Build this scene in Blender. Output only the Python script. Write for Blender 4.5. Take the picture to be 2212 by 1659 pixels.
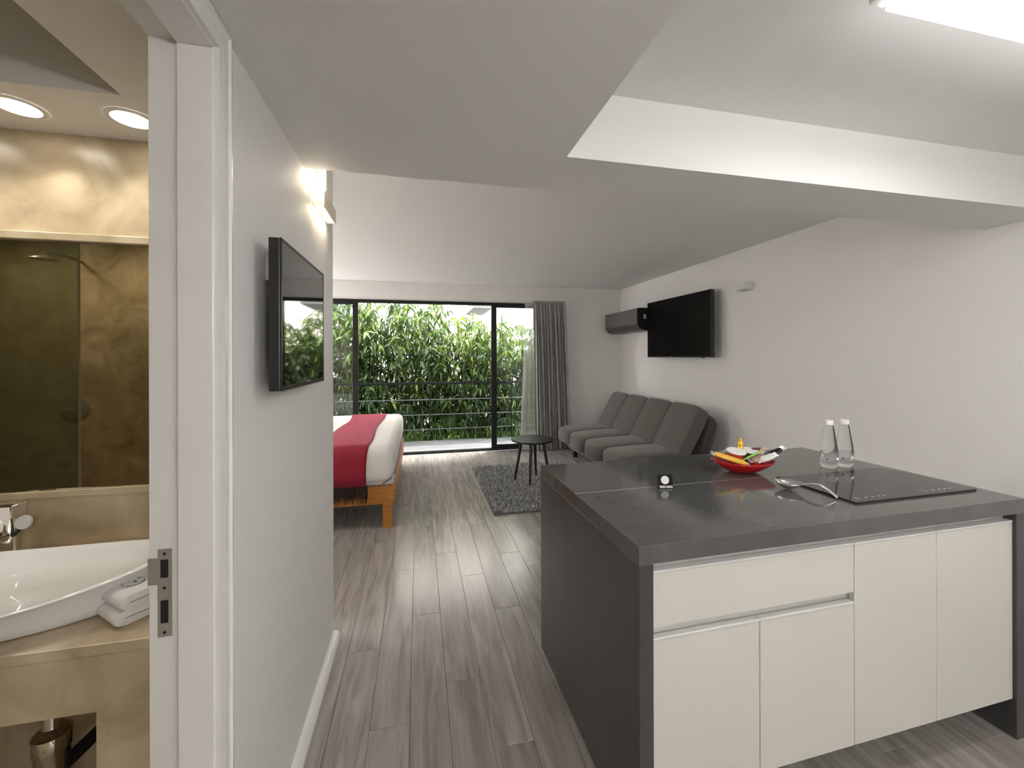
import bpy, bmesh, math, random
from math import sin, cos, pi, radians, sqrt
from mathutils import Vector, Matrix

for o in list(bpy.data.objects):
    bpy.data.objects.remove(o, do_unlink=True)
scene = bpy.context.scene
col = scene.collection
rng = random.Random(7)

# ------------------------------------------------------------------ camera
F_PX, W_PX, H_PX = 891.44, 2212.0, 1659.0
cam_d = bpy.data.cameras.new('camera')
cam_d.sensor_width = 36.0
cam_d.sensor_fit = 'HORIZONTAL'
cam_d.lens = 36.0 * F_PX / W_PX
cam_d.shift_y = -(H_PX / 2 - 770.70) / W_PX
cam_d.clip_start = 0.02
cam = bpy.data.objects.new('camera', cam_d)
col.objects.link(cam)
_ya, _ro, _pi = radians(12.7179), radians(-0.1573), radians(0.0205)
_F = Vector((sin(_ya) * cos(_pi), cos(_ya) * cos(_pi), sin(_pi)))
_R = Vector((cos(_ya), -sin(_ya), 0))
_U = _R.cross(_F)
_R2 = _R * cos(_ro) + _U * sin(_ro)
_U2 = _U * cos(_ro) - _R * sin(_ro)
cam.matrix_world = Matrix(((_R2.x, _U2.x, -_F.x, 0), (_R2.y, _U2.y, -_F.y, 0), (_R2.z, _U2.z, -_F.z, 1.438), (0, 0, 0, 1)))
scene.camera = cam

# ------------------------------------------------------------------ world, sun, exposure
world = bpy.data.worlds.new('overcast_sky')
world.use_nodes = True
scene.world = world
bg = world.node_tree.nodes['Background']
bg.inputs[0].default_value = (1.0, 0.985, 0.955, 1)
bg.inputs[1].default_value = 3.4
sun_d = bpy.data.lights.new('sun', 'SUN')
sun_d.energy = 3.0
sun_d.angle = radians(12)
sun_d.color = (1.0, 0.96, 0.86)
sun = bpy.data.objects.new('sun', sun_d)
sun.rotation_euler = (radians(-14), radians(16), 0)
col.objects.link(sun)
vs = scene.view_settings
vs.view_transform = 'Standard'
vs.look = 'None'
vs.gamma = 1.0
vs.exposure = 1.65
vs.use_curve_mapping = False

LED_W = 7.5          # ceiling linear lamp, emission strength
WALL_LAMP_W = 8.0
SPOT_W = 5.0

# ------------------------------------------------------------------ helpers
def tag(o, label=None, cat=None, group=None, kind=None):
    if label: o['label'] = label
    if cat: o['category'] = cat
    if group: o['group'] = group
    if kind: o['kind'] = kind
    return o

def link_mesh(name, me, mat=None, parent=None, smooth=False, loc=None):
    o = bpy.data.objects.new(name, me)
    col.objects.link(o)
    if mat is not None and len(me.materials) == 0: me.materials.append(mat)
    if parent is not None: o.parent = parent
    if loc is not None: o.location = loc
    return o

def obj(name, bm, mat, parent=None, smooth=None, loc=None):
    me = bpy.data.meshes.new(name)
    bmesh.ops.recalc_face_normals(bm, faces=bm.faces)
    bm.to_mesh(me); bm.free()
    if smooth is not None:
        me.shade_smooth()
        if smooth < 179: me.set_sharp_from_angle(angle=radians(smooth))
    return link_mesh(name, me, mat, parent, loc=loc)

def empty(name, loc=(0, 0, 0), rz=0.0):
    o = bpy.data.objects.new(name, None)
    o.empty_display_size = 0.05
    col.objects.link(o)
    o.location = loc
    o.rotation_euler = (0, 0, rz)
    return o

def thing(name, label, cat, loc=(0, 0, 0), rz=0.0, group=None):
    return tag(empty(name, loc, rz), label, cat, group)

def merge(bm, other, M=None):
    if M is not None: bmesh.ops.transform(other, matrix=M, verts=other.verts)
    me = bpy.data.meshes.new('tmp')
    other.to_mesh(me); other.free()
    bm.from_mesh(me)
    bpy.data.meshes.remove(me)

def add_box(bm, x0, x1, y0, y1, z0, z1, bev=0.0, seg=2, M=None):
    t = bmesh.new()
    bmesh.ops.create_cube(t, size=1.0)
    bmesh.ops.transform(t, matrix=Matrix.Translation(((x0 + x1) / 2, (y0 + y1) / 2, (z0 + z1) / 2)) @ Matrix.Diagonal((abs(x1 - x0), abs(y1 - y0), abs(z1 - z0), 1)), verts=t.verts)
    if bev > 0:
        bmesh.ops.bevel(t, geom=list(t.edges), offset=bev, segments=seg, profile=0.5, affect='EDGES')
    merge(bm, t, M)
    return bm

def box(*a, **k): return add_box(bmesh.new(), *a, **k)

def add_tube(bm, pts, radii, n=12, cap=True):
    pts = [Vector(p) for p in pts]
    if not hasattr(radii, '__len__'): radii = [radii] * len(pts)
    rings = []
    prev = None
    for i, p in enumerate(pts):
        d = (pts[min(i + 1, len(pts) - 1)] - pts[max(i - 1, 0)]).normalized()
        ref = prev if prev is not None else (Vector((0, 0, 1)) if abs(d.z) < 0.9 else Vector((1, 0, 0)))
        a = (ref - d * ref.dot(d)).normalized()
        prev = a
        b = d.cross(a)
        rings.append([bm.verts.new(p + (a * cos(2 * pi * k / n) + b * sin(2 * pi * k / n)) * radii[i]) for k in range(n)])
    for r0, r1 in zip(rings, rings[1:]):
        for k in range(n):
            bm.faces.new((r0[k], r0[(k + 1) % n], r1[(k + 1) % n], r1[k]))
    if cap:
        bm.faces.new(rings[0][::-1]); bm.faces.new(rings[-1])
    return bm

def tube(*a, **k): return add_tube(bmesh.new(), *a, **k)

def add_lathe(bm, prof, n=32, c=(0, 0, 0), sx=1.0, sy=1.0, closed=False):
    rings = []
    for r, z in prof:
        if r < 1e-6: rings.append([bm.verts.new((c[0], c[1], c[2] + z))])
        else: rings.append([bm.verts.new((c[0] + sx * r * cos(2 * pi * k / n), c[1] + sy * r * sin(2 * pi * k / n), c[2] + z)) for k in range(n)])
    for a, b in zip(rings, rings[1:]):
        if len(a) == 1 and len(b) == 1: continue
        for k in range(n):
            if len(a) == 1: bm.faces.new((a[0], b[k], b[(k + 1) % n]))
            elif len(b) == 1: bm.faces.new((a[k], a[(k + 1) % n], b[0]))
            else: bm.faces.new((a[k], a[(k + 1) % n], b[(k + 1) % n], b[k]))
    return bm

def lathe(*a, **k): return add_lathe(bmesh.new(), *a, **k)

def prism(pts2, lo, hi, plane='XZ'):
    """extrude a 2-D outline: plane XZ -> along Y, YZ -> along X, XY -> along Z"""
    bm = bmesh.new()
    def P(a, b, t):
        return {'XZ': (a, t, b), 'YZ': (t, a, b), 'XY': (a, b, t)}[plane]
    A = [bm.verts.new(P(a, b, lo)) for a, b in pts2]
    B = [bm.verts.new(P(a, b, hi)) for a, b in pts2]
    n = len(pts2)
    for i in range(n): bm.faces.new((A[i], A[(i + 1) % n], B[(i + 1) % n], B[i]))
    bm.faces.new(A[::-1]); bm.faces.new(B)
    return bm

def pillow(x0, x1, y0, y1, z0, z1, e=0.45, nu=28, nv=16, M=None):
    """superellipsoid cushion"""
    bm = bmesh.new()
    cx, cy, cz = (x0 + x1) / 2, (y0 + y1) / 2, (z0 + z1) / 2
    ax, ay, az = (x1 - x0) / 2, (y1 - y0) / 2, (z1 - z0) / 2
    f = lambda w, m: math.copysign(abs(w) ** m, w)
    rings = []
    for j in range(nv + 1):
        v = -pi / 2 + pi * j / nv
        if j in (0, nv): rings.append([bm.verts.new((cx, cy, cz + az * f(sin(v), e)))]); continue
        rings.append([bm.verts.new((cx + ax * f(cos(v), e) * f(cos(u), e), cy + ay * f(cos(v), e) * f(sin(u), e), cz + az * f(sin(v), e))) for u in [2 * pi * k / nu for k in range(nu)]])
    for a, b in zip(rings, rings[1:]):
        for k in range(nu):
            if len(a) == 1: bm.faces.new((a[0], b[(k + 1) % nu], b[k]))
            elif len(b) == 1: bm.faces.new((a[k], a[(k + 1) % nu], b[0]))
            else: bm.faces.new((a[k], a[(k + 1) % nu], b[(k + 1) % nu], b[k]))
    if M is not None: bmesh.ops.transform(bm, matrix=M, verts=bm.verts)
    return bm

# ------------------------------------------------------------------ materials
def new_mat(name):
    m = bpy.data.materials.new(name)
    m.use_nodes = True
    return m, m.node_tree, m.node_tree.nodes['Principled BSDF']

def mat(name, base, rough=0.5, metal=0.0, noise=0.0, nscale=20.0, bump=0.0, bscale=200.0, spec=0.5, coat=0.0, ior=1.5, sheen=0.0, stretch=None):
    m, nt, p = new_mat(name)
    p.inputs['Base Color'].default_value = (*base, 1)
    p.inputs['Roughness'].default_value = rough
    p.inputs['Metallic'].default_value = metal
    p.inputs['Specular IOR Level'].default_value = spec
    p.inputs['IOR'].default_value = ior
    p.inputs['Coat Weight'].default_value = coat
    p.inputs['Coat Roughness'].default_value = 0.03
    p.inputs['Sheen Weight'].default_value = sheen
    tc = nt.nodes.new('ShaderNodeTexCoord')
    src = tc.outputs['Object']
    if stretch:
        mp = nt.nodes.new('ShaderNodeMapping'); mp.inputs['Scale'].default_value = stretch
        nt.links.new(src, mp.inputs[0]); src = mp.outputs[0]
    if noise > 0:
        n = nt.nodes.new('ShaderNodeTexNoise'); n.inputs['Scale'].default_value = nscale; n.inputs['Detail'].default_value = 6
        nt.links.new(src, n.inputs['Vector'])
        r = nt.nodes.new('ShaderNodeValToRGB')
        r.color_ramp.elements[0].position = 0.3; r.color_ramp.elements[1].position = 0.7
        r.color_ramp.elements[0].color = (*[c * (1 - noise) for c in base], 1)
        r.color_ramp.elements[1].color = (*[min(1, c * (1 + noise)) for c in base], 1)
        nt.links.new(n.outputs['Fac'], r.inputs[0]); nt.links.new(r.outputs[0], p.inputs['Base Color'])
    if bump > 0:
        n = nt.nodes.new('ShaderNodeTexNoise'); n.inputs['Scale'].default_value = bscale; n.inputs['Detail'].default_value = 3
        nt.links.new(src, n.inputs['Vector'])
        b = nt.nodes.new('ShaderNodeBump'); b.inputs['Strength'].default_value = bump; b.inputs['Distance'].default_value = 0.004
        nt.links.new(n.outputs['Fac'], b.inputs['Height']); nt.links.new(b.outputs[0], p.inputs['Normal'])
    return m

def emis(name, colr, s):
    m, nt, p = new_mat(name)
    p.inputs['Base Color'].default_value = (0.9, 0.9, 0.9, 1)
    p.inputs['Emission Color'].default_value = (*colr, 1)
    p.inputs['Emission Strength'].default_value = s
    return m

def pane_mat(name, tint=(0.97, 0.99, 0.98), rough=0.0, haze=0.0, hazecol=(0.5, 0.55, 0.5), ior=1.5):
    m = bpy.data.materials.new(name); m.use_nodes = True
    nt = m.node_tree; nt.nodes.clear()
    out = nt.nodes.new('ShaderNodeOutputMaterial')
    tr = nt.nodes.new('ShaderNodeBsdfTransparent'); tr.inputs[0].default_value = (*tint, 1)
    gl = nt.nodes.new('ShaderNodeBsdfGlossy'); gl.inputs['Roughness'].default_value = rough
    fr = nt.nodes.new('ShaderNodeFresnel'); fr.inputs['IOR'].default_value = ior
    mx = nt.nodes.new('ShaderNodeMixShader')
    nt.links.new(fr.outputs[0], mx.inputs[0]); nt.links.new(tr.outputs[0], mx.inputs[1]); nt.links.new(gl.outputs[0], mx.inputs[2])
    last = mx
    if haze > 0:
        df = nt.nodes.new('ShaderNodeBsdfDiffuse'); df.inputs[0].default_value = (*hazecol, 1)
        m2 = nt.nodes.new('ShaderNodeMixShader'); m2.inputs[0].default_value = haze
        nt.links.new(mx.outputs[0], m2.inputs[1]); nt.links.new(df.outputs[0], m2.inputs[2]); last = m2
    nt.links.new(last.outputs[0], out.inputs[0])
    return m

def stone_mat(name, a, b, c, scale=6.0, rough=0.25):
    m, nt, p = new_mat(name)
    tc = nt.nodes.new('ShaderNodeTexCoord')
    n = nt.nodes.new('ShaderNodeTexNoise'); n.inputs['Scale'].default_value = scale; n.inputs['Detail'].default_value = 8; n.inputs['Distortion'].default_value = 1.2
    r = nt.nodes.new('ShaderNodeValToRGB')
    e = r.color_ramp.elements
    e[0].position = 0.28; e[0].color = (*a, 1); e[1].position = 0.72; e[1].color = (*c, 1)
    k = e.new(0.5); k.color = (*b, 1)
    v = nt.nodes.new('ShaderNodeTexVoronoi'); v.feature = 'DISTANCE_TO_EDGE'; v.inputs['Scale'].default_value = scale * 1.6
    mul = nt.nodes.new('ShaderNodeMix'); mul.data_type = 'RGBA'; mul.blend_type = 'MULTIPLY'
    vr = nt.nodes.new('ShaderNodeValToRGB'); vr.color_ramp.elements[0].color = (0.72, 0.68, 0.6, 1); vr.color_ramp.elements[1].position = 0.05
    n2 = nt.nodes.new('ShaderNodeTexNoise'); n2.inputs['Scale'].default_value = scale * 0.7
    ad = nt.nodes.new('ShaderNodeVectorMath'); ad.operation = 'ADD'
    nt.links.new(tc.outputs['Object'], n.inputs['Vector']); nt.links.new(tc.outputs['Object'], n2.inputs['Vector'])
    nt.links.new(tc.outputs['Object'], ad.inputs[0]); nt.links.new(n2.outputs['Color'], ad.inputs[1]); nt.links.new(ad.outputs[0], v.inputs['Vector'])
    nt.links.new(n.outputs['Fac'], r.inputs[0]); nt.links.new(v.outputs['Distance'], vr.inputs[0])
    mul.inputs['Factor'].default_value = 0.14
    nt.links.new(r.outputs[0], mul.inputs['A']); nt.links.new(vr.outputs[0], mul.inputs['B'])
    nt.links.new(mul.outputs['Result'], p.inputs['Base Color'])
    p.inputs['Roughness'].default_value = rough
    return m

def plank_mat(name, dark, mid, light, rough=0.33, axis='Y', rvar=0.16, bump=0.12):
    m, nt, p = new_mat(name)
    tc = nt.nodes.new('ShaderNodeTexCoord'); oi = nt.nodes.new('ShaderNodeObjectInfo')
    ad = nt.nodes.new('ShaderNodeVectorMath'); ad.operation = 'ADD'
    mulr = nt.nodes.new('ShaderNodeMath'); mulr.operation = 'MULTIPLY'; mulr.inputs[1].default_value = 61.0
    nt.links.new(oi.outputs['Random'], mulr.inputs[0])
    nt.links.new(tc.outputs['Object'], ad.inputs[0]); nt.links.new(mulr.outputs[0], ad.inputs[1])
    mp = nt.nodes.new('ShaderNodeMapping'); mp.inputs['Scale'].default_value = (26, 2.2, 8) if axis == 'Y' else (2.2, 26, 8)
    nt.links.new(ad.outputs[0], mp.inputs[0])
    n = nt.nodes.new('ShaderNodeTexNoise'); n.inputs['Scale'].default_value = 1.0; n.inputs['Detail'].default_value = 7; n.inputs['Distortion'].default_value = 0.9
    nt.links.new(mp.outputs[0], n.inputs['Vector'])
    r = nt.nodes.new('ShaderNodeValToRGB'); e = r.color_ramp.elements
    e[0].position = 0.3; e[0].color = (*dark, 1); e[1].position = 0.72; e[1].color = (*light, 1)
    k = e.new(0.5); k.color = (*mid, 1)
    nt.links.new(n.outputs['Fac'], r.inputs[0])
    mr = nt.nodes.new('ShaderNodeMapRange'); mr.inputs['To Min'].default_value = 0.86; mr.inputs['To Max'].default_value = 1.1
    nt.links.new(oi.outputs['Random'], mr.inputs['Value'])
    mx = nt.nodes.new('ShaderNodeMix'); mx.data_type = 'RGBA'; mx.blend_type = 'MULTIPLY'; mx.inputs['Factor'].default_value = 1
    nt.links.new(r.outputs[0], mx.inputs['A']); nt.links.new(mr.outputs[0], mx.inputs['B'])
    nt.links.new(mx.outputs['Result'], p.inputs['Base Color'])
    rr = nt.nodes.new('ShaderNodeMapRange'); rr.inputs['To Min'].default_value = rough - rvar; rr.inputs['To Max'].default_value = rough + rvar
    nt.links.new(n.outputs['Fac'], rr.inputs['Value']); nt.links.new(rr.outputs[0], p.inputs['Roughness'])
    b = nt.nodes.new('ShaderNodeBump'); b.inputs['Strength'].default_value = bump; b.inputs['Distance'].default_value = 0.002
    nt.links.new(n.outputs['Fac'], b.inputs['Height']); nt.links.new(b.outputs[0], p.inputs['Normal'])
    return m

def leaf_mat(name, a, b):
    m, nt, p = new_mat(name)
    geo = nt.nodes.new('ShaderNodeNewGeometry')
    r = nt.nodes.new('ShaderNodeValToRGB')
    r.color_ramp.elements[0].color = (*a, 1); r.color_ramp.elements[1].color = (*b, 1)
    nt.links.new(geo.outputs['Random Per Island'], r.inputs[0])
    nt.links.new(r.outputs[0], p.inputs['Base Color'])
    p.inputs['Roughness'].default_value = 0.3
    tl = nt.nodes.new('ShaderNodeBsdfTranslucent'); nt.links.new(r.outputs[0], tl.inputs[0])
    mx = nt.nodes.new('ShaderNodeMixShader'); mx.inputs[0].default_value = 0.35
    out = nt.nodes['Material Output']
    nt.links.new(p.outputs[0], mx.inputs[1]); nt.links.new(tl.outputs[0], mx.inputs[2]); nt.links.new(mx.outputs[0], out.inputs[0])
    return m

M = {}
M['wall'] = mat('white_wall_paint', (0.81, 0.80, 0.79), 0.55, bump=0.03, bscale=250)
M['ceiling'] = mat('white_ceiling_paint', (0.82, 0.815, 0.81), 0.7)
M['trim'] = mat('white_gloss_trim', (0.80, 0.795, 0.78), 0.22)
M['plank'] = plank_mat('grey_wood_plank', (0.215, 0.19, 0.172), (0.295, 0.27, 0.25), (0.37, 0.348, 0.328), 0.21, rvar=0.08)
M['sub'] = mat('floor_joint', (0.17, 0.155, 0.14), 0.7)
M['deck'] = plank_mat('weathered_deck', (0.10, 0.103, 0.112), (0.15, 0.154, 0.165), (0.21, 0.215, 0.23), 0.6, 'X')
M['stone'] = stone_mat('beige_limestone', (0.35, 0.275, 0.175), (0.50, 0.41, 0.275), (0.64, 0.55, 0.40), 5.0, 0.28)
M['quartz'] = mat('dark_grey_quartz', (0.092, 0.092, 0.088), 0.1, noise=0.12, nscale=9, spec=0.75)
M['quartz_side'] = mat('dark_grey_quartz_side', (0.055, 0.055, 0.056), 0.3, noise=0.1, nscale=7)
M['cabinet'] = mat('cream_lacquer', (0.63, 0.62, 0.57), 0.28)
M['carcass'] = mat('cabinet_carcass', (0.5, 0.49, 0.46), 0.5)
M['edge'] = mat('bright_edge_profile', (0.8, 0.8, 0.79), 0.3, 0.35)
M['channel'] = mat('silver_channel', (0.62, 0.61, 0.59), 0.45, 0.25)
M['alu'] = mat('brushed_aluminium', (0.72, 0.72, 0.71), 0.28, 1.0)
M['chrome'] = mat('chrome', (0.86, 0.86, 0.85), 0.06, 1.0)
M['steel'] = mat('satin_nickel', (0.5, 0.485, 0.455), 0.4, 0.6)
M['dark_hole'] = mat('dark_recess', (0.01, 0.01, 0.01), 0.8)
M['black_metal'] = mat('black_powder_coat', (0.01, 0.011, 0.012), 0.4, spec=0.25)
M['black_plastic'] = mat('black_plastic', (0.012, 0.012, 0.012), 0.35)
M['card_black'] = mat('black_card', (0.004, 0.004, 0.004), 0.55, spec=0.2)
M['screen'] = mat('glossy_screen', (0.006, 0.006, 0.007), 0.03, ior=2.8)
M['screen_matte'] = mat('matte_screen', (0.003, 0.003, 0.003), 0.35, spec=0.12)
M['hob'] = mat('black_ceramic_glass', (0.014, 0.014, 0.014), 0.06, ior=1.55)
M['glass'] = pane_mat('window_glass', (0.93, 0.96, 0.95))
M['shower_glass'] = pane_mat('green_shower_glass', (0.80, 0.86, 0.80), haze=0.2, hazecol=(0.5, 0.52, 0.47))
M['mirror'] = mat('tinted_mirror', (0.62, 0.56, 0.42), 0.015, 1.0)
M['ceramic'] = mat('white_ceramic', (0.86, 0.86, 0.86), 0.06, coat=0.3)
M['towel'] = mat('white_terry', (0.82, 0.81, 0.80), 0.95, bump=0.7, bscale=380, sheen=0.3)
M['emblem'] = mat('dark_embroidery', (0.10, 0.11, 0.11), 0.9)
M['linen'] = mat('white_linen', (0.82, 0.81, 0.79), 0.85, bump=0.12, bscale=9)
M['red'] = mat('crimson_fabric', (0.26, 0.0015, 0.018), 0.75, bump=0.3, bscale=400, sheen=0.22)
M['red'].node_tree.nodes['Principled BSDF'].inputs['Sheen Tint'].default_value = (1.0, 0.25, 0.5, 1)
M['fringe'] = mat('dark_fringe', (0.022, 0.008, 0.008), 0.9)
M['bedwood'] = mat('orange_wood', (0.42, 0.17, 0.03), 0.4, noise=0.18, nscale=6, stretch=(2, 12, 12))
M['boxspring'] = mat('box_spring_cloth', (0.62, 0.62, 0.66), 0.9)
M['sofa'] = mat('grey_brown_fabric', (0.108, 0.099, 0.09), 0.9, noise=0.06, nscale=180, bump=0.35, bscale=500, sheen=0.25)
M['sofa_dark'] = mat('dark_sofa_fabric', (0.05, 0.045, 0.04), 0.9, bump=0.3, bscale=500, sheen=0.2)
M['sofa_base'] = mat('sofa_base_fabric', (0.2, 0.19, 0.175), 0.9, bump=0.2, bscale=500)
M['curtain'] = mat('grey_drape', (0.31, 0.308, 0.30), 0.85, noise=0.1, nscale=60, bump=0.2, bscale=300, sheen=0.2, stretch=(1, 1, 0.1))
M['table'] = mat('black_stained_wood', (0.012, 0.012, 0.012), 0.3, spec=0.25)
M['table_leg'] = mat('dark_stained_leg', (0.028, 0.018, 0.017), 0.35)
M['rug'] = mat('grey_shag', (0.17, 0.175, 0.185), 0.95, noise=0.55, nscale=70, bump=0.6, bscale=160)
M['rug_pile'] = mat('grey_shag_pile', (0.52, 0.53, 0.54), 0.9, noise=0.75, nscale=45)
m, nt, p = new_mat('grey_shag_strands')
_g = nt.nodes.new('ShaderNodeNewGeometry'); _r = nt.nodes.new('ShaderNodeValToRGB')
_r.color_ramp.elements[0].color = (0.10, 0.105, 0.11, 1); _r.color_ramp.elements[1].color = (0.78, 0.79, 0.80, 1)
nt.links.new(_g.outputs['Random Per Island'], _r.inputs[0]); nt.links.new(_r.outputs[0], p.inputs['Base Color'])
p.inputs['Roughness'].default_value = 0.85
M['rug_pile'] = m
M['ac'] = mat('grey_ac_shell', (0.125, 0.121, 0.115), 0.3)
M['ac_dark'] = mat('dark_ac_louvre', (0.05, 0.05, 0.047), 0.35)
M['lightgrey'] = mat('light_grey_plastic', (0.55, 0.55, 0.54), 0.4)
M['cream_metal'] = mat('cream_lamp_metal', (0.75, 0.68, 0.56), 0.4)
M['redbowl'] = mat('red_glazed_bowl', (0.52, 0.008, 0.012), 0.18)
M['bowl_in'] = mat('red_bowl_inside', (0.6, 0.05, 0.03), 0.25)
M['cup_red'] = mat('red_orange_cup', (0.55, 0.07, 0.02), 0.35, noise=0.5, nscale=55)
M['cup_green'] = mat('green_cup', (0.08, 0.16, 0.03), 0.35, noise=0.5, nscale=60)
M['lid'] = mat('white_foil_lid', (0.82, 0.84, 0.83), 0.35)
M['yellow'] = mat('yellow_wrapper', (0.85, 0.48, 0.06), 0.3)
M['gold'] = mat('gold_foil', (0.85, 0.5, 0.05), 0.22, 0.35)
M['green'] = mat('green_wrapper', (0.26, 0.55, 0.12), 0.3)
M['foil'] = mat('silver_foil', (0.75, 0.75, 0.74), 0.2, 0.9, bump=0.5, bscale=60)
M['brownpack'] = mat('brown_pink_wrapper', (0.36, 0.26, 0.22), 0.35)
M['pink'] = mat('pink_wrapper', (0.75, 0.45, 0.45), 0.35)
M['darkred'] = mat('dark_red_wrapper', (0.1, 0.008, 0.01), 0.3)
M['white_paper'] = mat('white_wrapper', (0.78, 0.76, 0.74), 0.4)
M['clear'] = pane_mat('clear_cellophane', (0.9, 0.9, 0.9), 0.08, 0.25, (0.7, 0.7, 0.7))
M['cap'] = mat('white_bottle_cap', (0.84, 0.82, 0.79), 0.35)
M['mark'] = mat('dark_print', (0.03, 0.035, 0.05), 0.5)
M['whiteprint'] = mat('white_print', (0.8, 0.8, 0.79), 0.5, noise=0.22, nscale=420)
M['hobprint'] = mat('grey_hob_print', (0.42, 0.42, 0.41), 0.3)
M['render_wall'] = mat('cream_render', (0.86, 0.80, 0.76), 0.9, noise=0.05, nscale=3)
M['slab'] = mat('grey_concrete', (0.3, 0.3, 0.315), 0.8)
M['slab_dark'] = mat('dark_concrete_slab', (0.13, 0.13, 0.14), 0.8)
M['culm'] = mat('bamboo_culm', (0.10, 0.13, 0.04), 0.5)
M['leafA'] = leaf_mat('bamboo_leaf', (0.014, 0.04, 0.010), (0.07, 0.135, 0.03))
M['leafB'] = leaf_mat('young_bamboo_leaf', (0.07, 0.14, 0.018), (0.22, 0.29, 0.045))
M['soil'] = mat('dark_soil', (0.03, 0.028, 0.02), 0.95)
m, nt, p = new_mat('bottle_water_glass')
p.inputs['Base Color'].default_value = (0.97, 0.98, 0.98, 1); p.inputs['Roughness'].default_value = 0.0
p.inputs['Transmission Weight'].default_value = 1.0; p.inputs['IOR'].default_value = 1.2
M['bottle'] = m
m, nt, p = new_mat('white_sheer')
p.inputs['Base Color'].default_value = (0.8, 0.8, 0.78, 1); p.inputs['Roughness'].default_value = 0.9
_t = nt.nodes.new('ShaderNodeBsdfTransparent'); _l = nt.nodes.new('ShaderNodeBsdfTranslucent'); _l.inputs[0].default_value = (0.8, 0.8, 0.78, 1)
_a = nt.nodes.new('ShaderNodeMixShader'); _a.inputs[0].default_value = 0.45
_b = nt.nodes.new('ShaderNodeMixShader'); _b.inputs[0].default_value = 0.4
nt.links.new(p.outputs[0], _a.inputs[1]); nt.links.new(_l.outputs[0], _a.inputs[2])
nt.links.new(_a.outputs[0], _b.inputs[1]); nt.links.new(_t.outputs[0], _b.inputs[2])
nt.links.new(_b.outputs[0], nt.nodes['Material Output'].inputs[0])
M['sheer'] = m
M['led'] = emis('led_diffuser', (1.0, 0.975, 0.945), LED_W)
M['warmled'] = emis('warm_led', (1.0, 0.86, 0.62), WALL_LAMP_W)
M['bedside'] = emis('bedside_fill_glow', (1.0, 0.965, 0.92), 26.0)
M['globe'] = emis('globe_fill_glow', (1.0, 0.97, 0.93), 46.0)
M['downled'] = emis('downlight_glow', (1.0, 0.93, 0.8), SPOT_W)

# ------------------------------------------------------------------ structure
XL, XLB = -0.433, -0.550        # left wall, living and bathroom face
YE = 2.286                      # end of left wall
XR, YB = 3.246, 6.236
YBACK = -1.6
ZL, ZREC, ZB = 2.177, 2.43, 2.536
XREC, YREC, YS = 0.535, 1.442, 1.750
YM = 1.65                       # bathroom mirror wall
BX0, BY0 = -3.30, -0.75         # bathroom far corner
XB0 = -2.45                     # bedroom headboard wall
TOP = 2.72
DZ, DY0, DY1 = 2.103, 0.20, 1.002   # bathroom door opening

def struct(name, bm, m, parent=None, smooth=None):
    o = obj(name, bm, m, parent, smooth)
    if parent is None: o['kind'] = 'structure'
    return o

# floor base and planks
floor = struct('floor', box(BX0 - 0.1, XR + 0.1, YBACK - 0.1, YB, -0.12, -0.008), M['sub'])
PW, PL = 0.152, 1.22
def plank_mesh(w, l, t=0.009, g=0.0005):
    bm = bmesh.new()
    b = 0.0011
    x, y = w / 2 - g, l / 2 - g
    lo = [bm.verts.new(v) for v in ((-x, -y, -t), (x, -y, -t), (x, y, -t), (-x, y, -t))]
    mi = [bm.verts.new(v) for v in ((-x, -y, -b), (x, -y, -b), (x, y, -b), (-x, y, -b))]
    hi = [bm.verts.new(v) for v in ((-x + b, -y + b, 0), (x - b, -y + b, 0), (x - b, y - b, 0), (-x + b, y - b, 0))]
    for A, B in ((lo, mi), (mi, hi)):
        for k in range(4): bm.faces.new((A[k], A[(k + 1) % 4], B[(k + 1) % 4], B[k]))
    bm.faces.new(hi)
    me = bpy.data.meshes.new('plank'); bmesh.ops.recalc_face_normals(bm, faces=bm.faces); bm.to_mesh(me); bm.free()
    me.materials.append(M['plank'])
    return me
_pm = {}
def put_plank(x, y0, y1):
    l = round(y1 - y0, 4)
    if l < 0.02: return
    if l not in _pm: _pm[l] = plank_mesh(PW, l)
    link_mesh('plank', _pm[l], None, floor, loc=(x, (y0 + y1) / 2, 0.0))
ncol = int((XR + 0.08 - XB0) / PW) + 1
for i in range(ncol):
    x = XB0 - 0.02 + (i + 0.5) * PW
    if x > XR + 0.05: break
    off = (i * 0.437 + rng.uniform(-0.12, 0.12)) % PL
    ylo = -0.4 if x > -0.5 else 2.0
    y = YBACK - off
    while y < YB:
        a, b = max(y, YBACK), min(y + PL, YB)
        if b > ylo: put_plank(x, a, b)
        y += PL
struct('floor', box(BX0, XLB, BY0, YM, -0.008, 0.004), M['stone'])

# left wall (bathroom partition) with door opening
bm = bmesh.new()
add_box(bm, XLB, XL, YBACK, DY0 - 0.03, 0, TOP)
add_box(bm, XLB, XL, DY1 + 0.035, YE, 0, TOP)
add_box(bm, XLB, XL, DY0 - 0.03, DY1 + 0.035, DZ + 0.035, TOP)
struct('wall_left', bm, M['wall'])
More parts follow.
